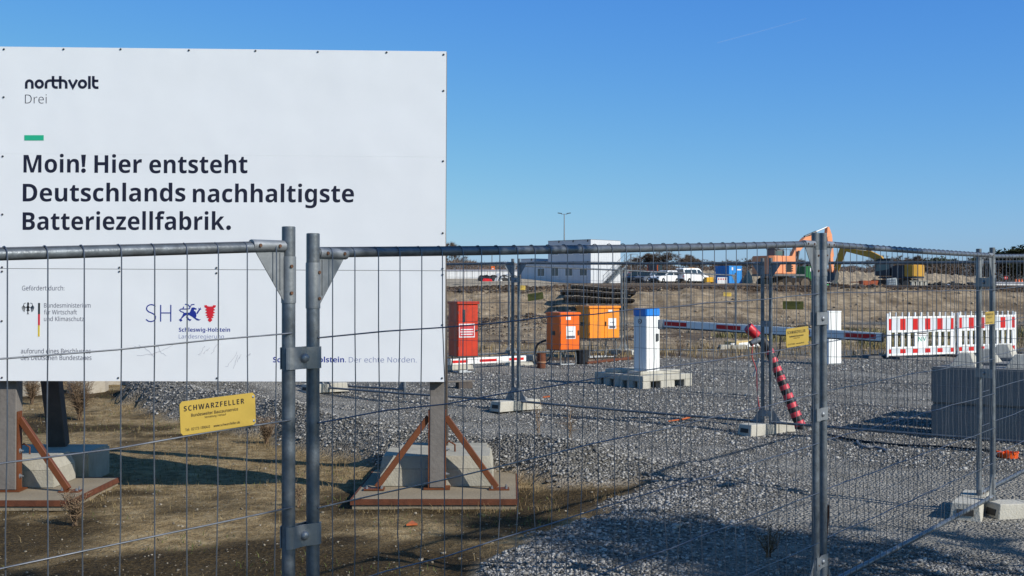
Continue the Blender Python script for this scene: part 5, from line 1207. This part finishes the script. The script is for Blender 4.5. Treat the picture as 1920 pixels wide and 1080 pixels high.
vehicle('parked_van', 'white van parked side on, facing right', 'van', 1297, 533, 160, R(38), 4.7, 1.9, 1.95, .52, VAN, M('amber', (.7, .3, .02), .3), car_w, PK, axles=(.2, .8))
# dark tractor like machine behind the parked cars
t = thing('site_tractor', 'orange and black machine behind the parked cars', 'tractor', (at(1228, 530, 178).x, 178, hz(at(1228, 530, 178).x, 178)), R(-120))
MB().box(-.9, .9, -.8, .8, 1.2, 2.9).build('cab', [glass_m], t, None, .08); MB().box(-1.0, 1.0, -.9, .9, 2.901, 3.05).build('cab_roof', [org_c], t, None, .05); MB().box(.9, 2.6, -.5, .5, .9, 1.8).build('bonnet', [org_c], t, None, .1)
for x_ in (-.6, 1.9):
    for s in (-1, 1): MB().lathe([(.3, -.2), (.75, -.2), (.8, 0), (.75, .2), (.3, .2)], 18, Matrix.Translation((x_, s*.95, .8)) @ Matrix.Rotation(R(90), 4, 'X')).build('wheel', [rubber], t, 40)
for s in (-1, 1): MB().bar((.85, s*.75, 1.2), (.85, s*.75, 2.9), .1, .1, (1, 0, 0)).build('cab_pillar', [org_c], t)
# storage containers
def store(name, label, px, py, y_, rot, L, W, hgt, mat, roofmat=None):
    p = at(px, py, y_); t = thing(name, label, 'container', (p.x, p.y, hz(p.x, p.y)-.05), rot, 'storage containers')
    MB().box(0, L, 0, W, .1, hgt-.1).build('wall', [mat], t)
    b = MB(); b.box(-.02, L+.02, -.02, W+.02, 0, .0995); b.box(-.02, L+.02, -.02, W+.02, hgt-.0995, hgt); b.build('frame', [roofmat or mat], t)
    n = int(L/.28); b = MB()
    for k in range(n): b.box(.06+k*(L-.1)/n, .06+k*(L-.1)/n+.14, -.018, .001, .11, hgt-.11)
    b.build('corrugation', [mat], t)
    b = MB(); m_ = int(W/.28)
    for k in range(m_): b.box(-.018, .001, .06+k*(W-.1)/m_, .2+k*(W-.1)/m_, .11, hgt-.11)
    b.build('corrugation', [mat], t)
    b = MB()
    for y_ in (W*.42, W*.58): b.tube([(-.035, y_, .2), (-.035, y_, hgt-.2)], .02, 6)
    b.build('door_rod', [galv_plate], t); MB().box(L*.2, L*.32, -.024, -.019, hgt*.75, hgt*.92).build('label_plate', [sticker], t); MB().box(L*.62, L*.95, -.024, -.019, hgt*.75, hgt*.82).build('lettering_strip', [sticker], t)
    return t
blue_c = M('container_blue', (.03, .24, .62), .5, 0, .08, 2); green_c = M('container_green', (.01, .13, .04), .5, 0, .08, 2); green_l = M('container_light_green', (.06, .42, .15), .5, 0, .06, 2)
store('storage_container', 'bright blue storage container left of the orange excavator', 1367, 534, 148, R(38), 2.3, 2.2, 2.15, blue_c)
store('storage_container', 'dark green storage container right of the orange excavator', 1511, 530, 150, R(20), 3.0, 2.3, 2.55, green_c)
store('storage_container', 'white storage container with yellow rim behind the excavator track', 1490, 528, 165, R(8), 1.5, 2.2, 2.4, cw, M('yellow_rim', (.7, .42, .03), .5))
store('storage_container', 'light green storage container right of the middle right posts', 1549, 521, 170, R(20), 1.8, 1.2, 2.0, green_l)
t = thing('small_barrier', 'small red and white barrier in front of the blue container', 'barrier', at(1345, 533, 140), .1)
MB().box(0, 1.15, 0, .05, 0, .8).build('panel', [white_p], t, None, .01)
for k in range(4): MB().box(.1+k*.27, .22+k*.27, -.006, -.001, .5, .68).build('red_field', [red_p], t)
for x_ in (.1, 1.0): MB().box(x_, x_+.08, -.3, .35, -.05, .05).build('foot', [black_p], t)
t = thing('yellow_roller', 'small yellow machine right of the white van', 'machine', at(1329, 531, 155), .3)
MB().box(-.5, .5, -.35, .35, .1, .75).build('machine_body', [M('machine_yellow', (.7, .38, .02), .45, 0, .1, 3)], t, None, .06); MB().lathe([(.28, -.3), (.3, -.28), (.3, .28), (.28, .3)], 14, Matrix.Translation((.55, 0, .3)) @ Matrix.Rotation(R(90), 4, 'X')).build('drum', [steel_d], t); MB().tube([(-.5, 0, .6), (-.9, 0, 1.1), (-.9, 0, 1.5)], .04, 6).build('handle', [steel_d], t)
# ------------------------------------------------------------------ excavators (local +x = boom side)
def excavator(label, px, py, y_, rot, k, paint, dark, boom, tip, track_rot, cabpos, logo=None, zoff=0.0, bh=1.15, cover=None):
    cover = cover or paint; cz = max(0, bh-1.15)
    p = at(px, py, y_); t = thing('excavator', label, 'excavator', (p.x, p.y, hz(p.x, p.y)+zoff), rot, 'excavators'); t.scale = (k, k, k)
    rd = Matrix.Rotation(track_rot, 4, 'Z')
    for s in (-1, 1):
        r_ = .48; pts = []; Lt = 1.75
        for a in np.linspace(-90, 90, 8): pts.append((Lt+r_*math.cos(R(a)), r_+r_*math.sin(R(a))))
        for a in np.linspace(90, 270, 8): pts.append((-Lt+r_*math.cos(R(a)), r_+r_*math.sin(R(a))))
        b = MB(); yc_ = s*1.15
        b.prism([rd @ Vector((q[0], yc_-.3, q[1])) for q in pts], rd @ Vector((0, .6, 0))); o = b.build('track', [M('track_steel', (.06, .048, .038), .8, .3, .3, 3, .3, 10)], t)
        b = MB()
        for i in range(28):
            f = i/28*len(pts); a = Vector(pts[int(f) % len(pts)]); c = Vector(pts[(int(f)+1) % len(pts)]); q = a.lerp(c, f-int(f)); d = (c-a).normalized()
            if d.length < .1: continue
            nn = Vector((d.y, -d.x)); w0 = rd @ Vector((q.x-d.x*.07+nn.x*.03, yc_-.32, q.y-d.y*.07+nn.y*.03)); w1 = rd @ Vector((q.x-d.x*.07+nn.x*.03, yc_+.32, q.y-d.y*.07+nn.y*.03))
            b.bar(w0, w1, .05, .1, rd @ Vector((d.x, 0, d.y)))
        b.build('track_shoe', [MATS['track_steel']], o)
        b = MB()
        for x_ in (-1.7, -1.0, -.35, .35, 1.0, 1.7): b.lathe([(.02, 0), (.26 if abs(x_) < 1.5 else .38, 0), (.24 if abs(x_) < 1.5 else .36, .05), (.02, .06)], 14, rd @ Matrix.Translation((x_, yc_+s*.30, .32 if abs(x_) < 1.5 else .48)) @ Matrix.Rotation(R(-90*s), 4, 'X'))
        b.build('track_roller', [M('muddy_steel', (.22, .17, .12), .9, .1, .3, 3)], o, 40)
    MB().lathe([(.75, .6), (.75, 1.02), (.6, 1.03)], 20).build('slew_ring', [dark], t, 40)
    b = MB(); b.prism([(-2.35, -1.35, 1.1), (-2.75, -1.1, 1.1), (-2.85, 0, 1.1), (-2.75, 1.1, 1.1), (-2.35, 1.35, 1.1), (1.3, 1.35, 1.1), (1.3, -1.35, 1.1)], (0, 0, .16)); b.build('deck', [dark], t)
    b = MB(); b.prism([(-1.5, -1.36, 1.262), (-2.45, -1.36, 1.262), (-2.8, -1.0, 1.262), (-2.9, 0, 1.262), (-2.8, 1.0, 1.262), (-2.45, 1.36, 1.262), (-1.5, 1.36, 1.262)], (0, 0, bh)); b.build('counterweight', [paint], t, None, .06, 2)
    MB().box(-1.498, .25, -1.34, -.35, 1.262, 1.262+bh).build('engine_cover', [cover], t, None, .05, 2)
    MB().box(-1.498, -.2, .36, 1.34, 1.262, 1.15+bh).build('engine_cover', [cover], t, None, .05, 2)
    b = MB()
    for i in range(4): b.box(-1.1, -.2, -1.352, -1.341, 1.5+i*.2, 1.6+i*.2)
    b.build('side_grille', [black_p], t)
    b = MB(); b.box(-1.0, -.4, -1.37, -1.353, 1.45, 2.15) if logo else b.box(-2.0, -1.7, -1.37, -1.362, 1.6, 2.0); b.build('dark_panel', [black_p], t)
    if logo:
        b = MB()
        for i in range(4): b.prism([(-2.2+i*.22, -1.375, 2.1), (-2.1+i*.22, -1.375, 2.1), (-2.0+i*.22, -1.375, 2.3), (-2.1+i*.22, -1.375, 2.3)], (0, .012, 0))
        b.build('warning_stripes', [red_p], t)
    c0 = cabpos; b = MB(); x0, x1, y0, y1 = c0
    b.prism([(x0, y0, 1.27), (x1-.15, y0, 1.27), (x1, y0, 1.75), (x1-.2, y0, 3.0), (x0, y0, 3.05)], (0, y1-y0, 0)); cb_ = b.build('cab', [dark], t, None, .05, 2)
    cb_.location.z = cz
    for yy, s in ((y0, -1), (y1, 1)): MB().prism([(x0+.12, yy+s*.004, 1.95), (x1-.2, yy+s*.004, 1.75), (x1-.32, yy+s*.004, 2.85), (x0+.12, yy+s*.004, 2.88)], (0, s*.01, 0)).build('window', [M('cab_glass', (.05, .11, .12), .1, 0, .1, 2, spec=.8)], cb_)
    MB().prism([(x1-.0, y0+.1, 1.8), (x1-.0, y1-.1, 1.8), (x1-.19, y1-.1, 2.9), (x1-.19, y0+.1, 2.9)], (.02, 0, 0)).build('windscreen', [MATS['cab_glass']], cb_)
    MB().box(x0-.02, x1-.2, y0-.03, y1+.03, 3.051, 3.11).build('cab_roof', [dark], cb_)
    b = MB(); b.tube([(-.9, -.9, 1.25+bh), (-.9, -.9, 1.75+bh)], .07, 8); b.build('exhaust', [steel_d], t)
    b = MB()
    for x_ in (-1.4, -.5, .2): b.bar((x_, -1.3, 1.25+bh), (x_, -1.3, 1.8+bh), .035, .035, (1, 0, 0))
    b.bar((-1.4, -1.3, 1.8+bh), (.2, -1.3, 1.8+bh), .035, .035); b.build('guard_rail', [steel_d], t)
    # boom: list of (x, z, thickness)
    up = []; lo = []
    for (x_, z_, th, nx_, nz_) in boom: up.append((x_+nx_*th/2, 0, z_+nz_*th/2)); lo.append((x_-nx_*th/2, 0, z_-nz_*th/2))
    MB().prism([(q[0], -.22, q[2]) for q in up+lo[::-1]], (0, .44, 0)).build('boom', [paint], t, None, .03)
    bx, bz = boom[-1][0], boom[-1][1]
    s0, s1 = Vector((tip[0][0], 0, tip[0][1])), Vector((tip[1][0], 0, tip[1][1])); d = (s1-s0).normalized(); nn = Vector((-d.z, 0, d.x)); top_ = s0-d*.7
    MB().prism([(top_+nn*.12)+Vector((0, -.18, 0)), (s0+nn*.34)+Vector((0, -.18, 0)), (s1+nn*.14)+Vector((0, -.18, 0)), (s1-nn*.14)+Vector((0, -.18, 0)), (s0-nn*.32)+Vector((0, -.18, 0)), (top_-nn*.12)+Vector((0, -.18, 0))], (0, .36, 0)).build('stick', [paint], t, None, .03)
    m = boom[len(boom)//2]
    MB().tube([(m[0], 0, m[1]+m[2]*.55), ((m[0]+top_.x)/2, 0, (m[1]+m[2]*.55+top_.z)/2)], .11, 8).build('stick_cylinder', [steel_d], t, 40); MB().tube([((m[0]+top_.x)/2, 0, (m[1]+m[2]*.55+top_.z)/2), top_], .06, 8).build('stick_piston', [wp2], t, 40)
    for s in (-1, 1): MB().tube([(1.1, s*.38, 1.5), (boom[1][0], s*.38, boom[1][1]-.05)], .1, 8).build('boom_cylinder', [steel_d], t, 40)
    MB().tube([s0+nn*.4, s0.lerp(s1, .6)+nn*.38], .09, 8).build('bucket_cylinder', [paint], t, 40)
    bk = [(s1.x+q[0], -.6, s1.z+q[1]) for q in ((.1, .25), (.35, -.15), (.2, -.75), (-.35, -1.1), (-.75, -.95), (-.3, -.7), (-.15, -.1))]
    bo = MB().prism(bk, (0, 1.2, 0)).build('bucket', [steel_d], t, None, .02)
    b = MB()
    for i in range(5): b.bar((s1.x-.72, -.55+i*.27, s1.z-.98), (s1.x-.95, -.55+i*.27, s1.z-.9), .08, .06)
    b.build('tooth', [wp2], bo)
    for s in (-1, 1): MB().tube([(x0+.2, y0 if s < 0 else y1, 2.9), (x0+.2, (y0 if s < 0 else y1)+s*.3, 3.2)], .03, 5).build('mirror_arm', [steel_d], cb_)
    return t
ex_o = M('excavator_orange', (.74, .29, .14), .45, 0, .08, 2, 0, 40, (.35, .2, .12), .4, 1.5); ex_y = M('excavator_yellow', (.5, .27, .025), .45, 0, .08, 2, 0, 40, (.3, .2, .08), .4, 1.5)
ex_dk = M('excavator_dark', (.03, .035, .045), .45, 0, .1, 2); ex_gr = M('excavator_grey', (.12, .125, .13), .5, 0, .1, 2)
# rear-left quarter view, boom folded to the right
excavator('orange crawler excavator with raised boom behind the middle right posts', 1469, 538, 121, R(33), 1.12, ex_o, ex_gr,
          [(.5, 1.9, .45, -.7, .7), (1.5, 3.4, .55, -.6, .8), (2.6, 4.3, .6, -.3, .95), (4.2, 4.7, .46, -.1, 1), (5.6, 4.85, .34, 0, 1)], ((5.6, 4.9), (6.1, 1.5)), R(-40), (-.75, .6, .30, 1.32), True, -.3, 1.58)
excavator('yellow crawler excavator with its boom reaching left', 1678, 541, 146, R(142), 1.12, ex_y, ex_dk,
          [(.5, 1.8, .5, -.6, .8), (1.6, 3.2, .7, -.5, .85), (2.6, 3.7, .7, -.15, 1), (4.2, 4.0, .5, 0, 1), (5.7, 4.35, .4, 0, 1)], ((5.7, 4.3), (6.9, .9)), R(0), (.0, 1.75, .36, 1.36), False, -.1, 1.25, ex_dk)
# IBC tank, red skip, grey blocks near the yellow excavator
t = thing('water_tank', 'white caged water tank in front of the yellow excavator', 'tank', at(1673, 540, 138), R(-12)); t.rotation_euler.y = R(-6)
MB().box(-.55, .55, -.45, .45, .12, 1.1).build('tank_body', [M('tank_white', (.66, .7, .68), .4, 0, .05, 2)], t, None, .08, 2)
b = MB()
for i in range(7): b.bar((-.56+i*.187, -.47, .1), (-.56+i*.187, -.47, 1.12), .022, .022, (1, 0, 0))
for i in range(5): b.bar((-.57, -.475, .15+i*.24), (.57, -.475, .15+i*.24), .022, .022)
b.build('cage', [galv_plate], t); MB().box(-.58, .58, -.48, .48, 0, .1).build('pallet', [wood], t)
t = thing('red_skip', 'rust red steel skip left of the yellow excavator', 'skip', at(1629, 536, 142), R(10)); MB().frus(-.95, .85, -.4, .4, 0, .6, -.1, -.1).build('skip_body', [M('skip_red', (.36, .09, .04), .6, .1, .2, 3)], t, None, .02)
b = MB()
for x_ in (-.7, -.2, .3): b.box(x_, x_+.08, -.47, -.44, .05, .6)
b.build('rib', [MATS['skip_red']], t)
tag(MB().bar(at(1594, 529, 150), at(1624, 529, 150), .3, .12).build('rusty_girder', [rust], None), 'rusty girder left of the rust red skip', 'girder')
tag(MB().bar(at(1708, 528, 150), at(1722, 528, 150), .3, .14).build('orange_beam', [org_c], None), 'small orange beam above the grey blocks', 'beam')
t = thing('trapezoid_block', 'long pale concrete barrier right of the yellow excavator', 'concrete block', at(1722, 540, 140), 0)
for k in range(4): MB().frus(-.9+k*.5, -.45+k*.5, -.3, .3, 0, .75, .08, .1).build('block', [concrete_l], t, None, .02)
MB().box(-1.0, 1.2, -.25, .25, .751, .84).build('cap_plank', [concrete_l], t)
# no-entry sign and cones at right
t = thing('round_road_sign', 'small round red road sign at the far right', 'road sign', at(1886, 538, 118)); zt_ = (538-521)/FPX*118
MB().tube([(0, 0, 0), (0, 0, zt_+.25)], .03, 6).build('post', [galv_plate], t); MB().lathe([(.17, 0), (.17, .02)], 20, Matrix.Translation((0, -.04, zt_)) @ Matrix.Rotation(R(90), 4, 'X')).build('disc', [red_p], t); MB().box(-.11, .11, -.066, -.061, zt_-.03, zt_+.03).build('white_bar', [sticker], t)
for k, px in enumerate((1905, 1910.5, 1916)):
    t = thing('traffic_cone', ('left', 'middle', 'right')[k]+' orange cone on the white wall at the right edge', 'cone', at(px, 531, 128.3), 0, 'cones on the right wall')
    MB().lathe([(.14, 0), (.03, .42), (.02, .43)], 12).build('cone_body', [org_c], t, 40); MB().box(-.18, .18, -.18, .18, -.03, -.001).build('cone_base', [org_c], t)
# ------------------------------------------------------------------ leafless trees right of the photographer (outside the view) that shade the nearest gravel
NT = tree_meshes(6.0, 21, 6, .5, 3, 5500, .06, .04)
for i, (x_, y_, k, lb) in enumerate(((6.9, 3.2, .98, 'nearest bare tree right of the photographer, outside the view'), (4.1, 3.0, .92, 'bare tree close behind the front fence, outside the view'), (8.3, 1.6, .9, 'bare tree farther right of the photographer, outside the view'))):
    tree('bare_tree', NT, x_, y_, k, i*1.7, lb, 'bare trees beside the photographer')
# faint contrail high in the sky
cm = bpy.data.materials.new('contrail_ice'); cm.use_nodes = True; bs_ = cm.node_tree.nodes['Principled BSDF']; bs_.inputs['Base Color'].default_value = (.9, .9, .9, 1); bs_.inputs['Alpha'].default_value = .035; bs_.inputs['Roughness'].default_value = 1
tag(MB().tube([at(1512, 34, 9000), at(1470, 46, 9000), at(1420, 60, 9000), at(1345, 80, 9000)], [3, 4, 4.5, 5], 8).build('contrail', [cm], None, 60), 'thin white aircraft contrail in the blue sky', 'contrail')
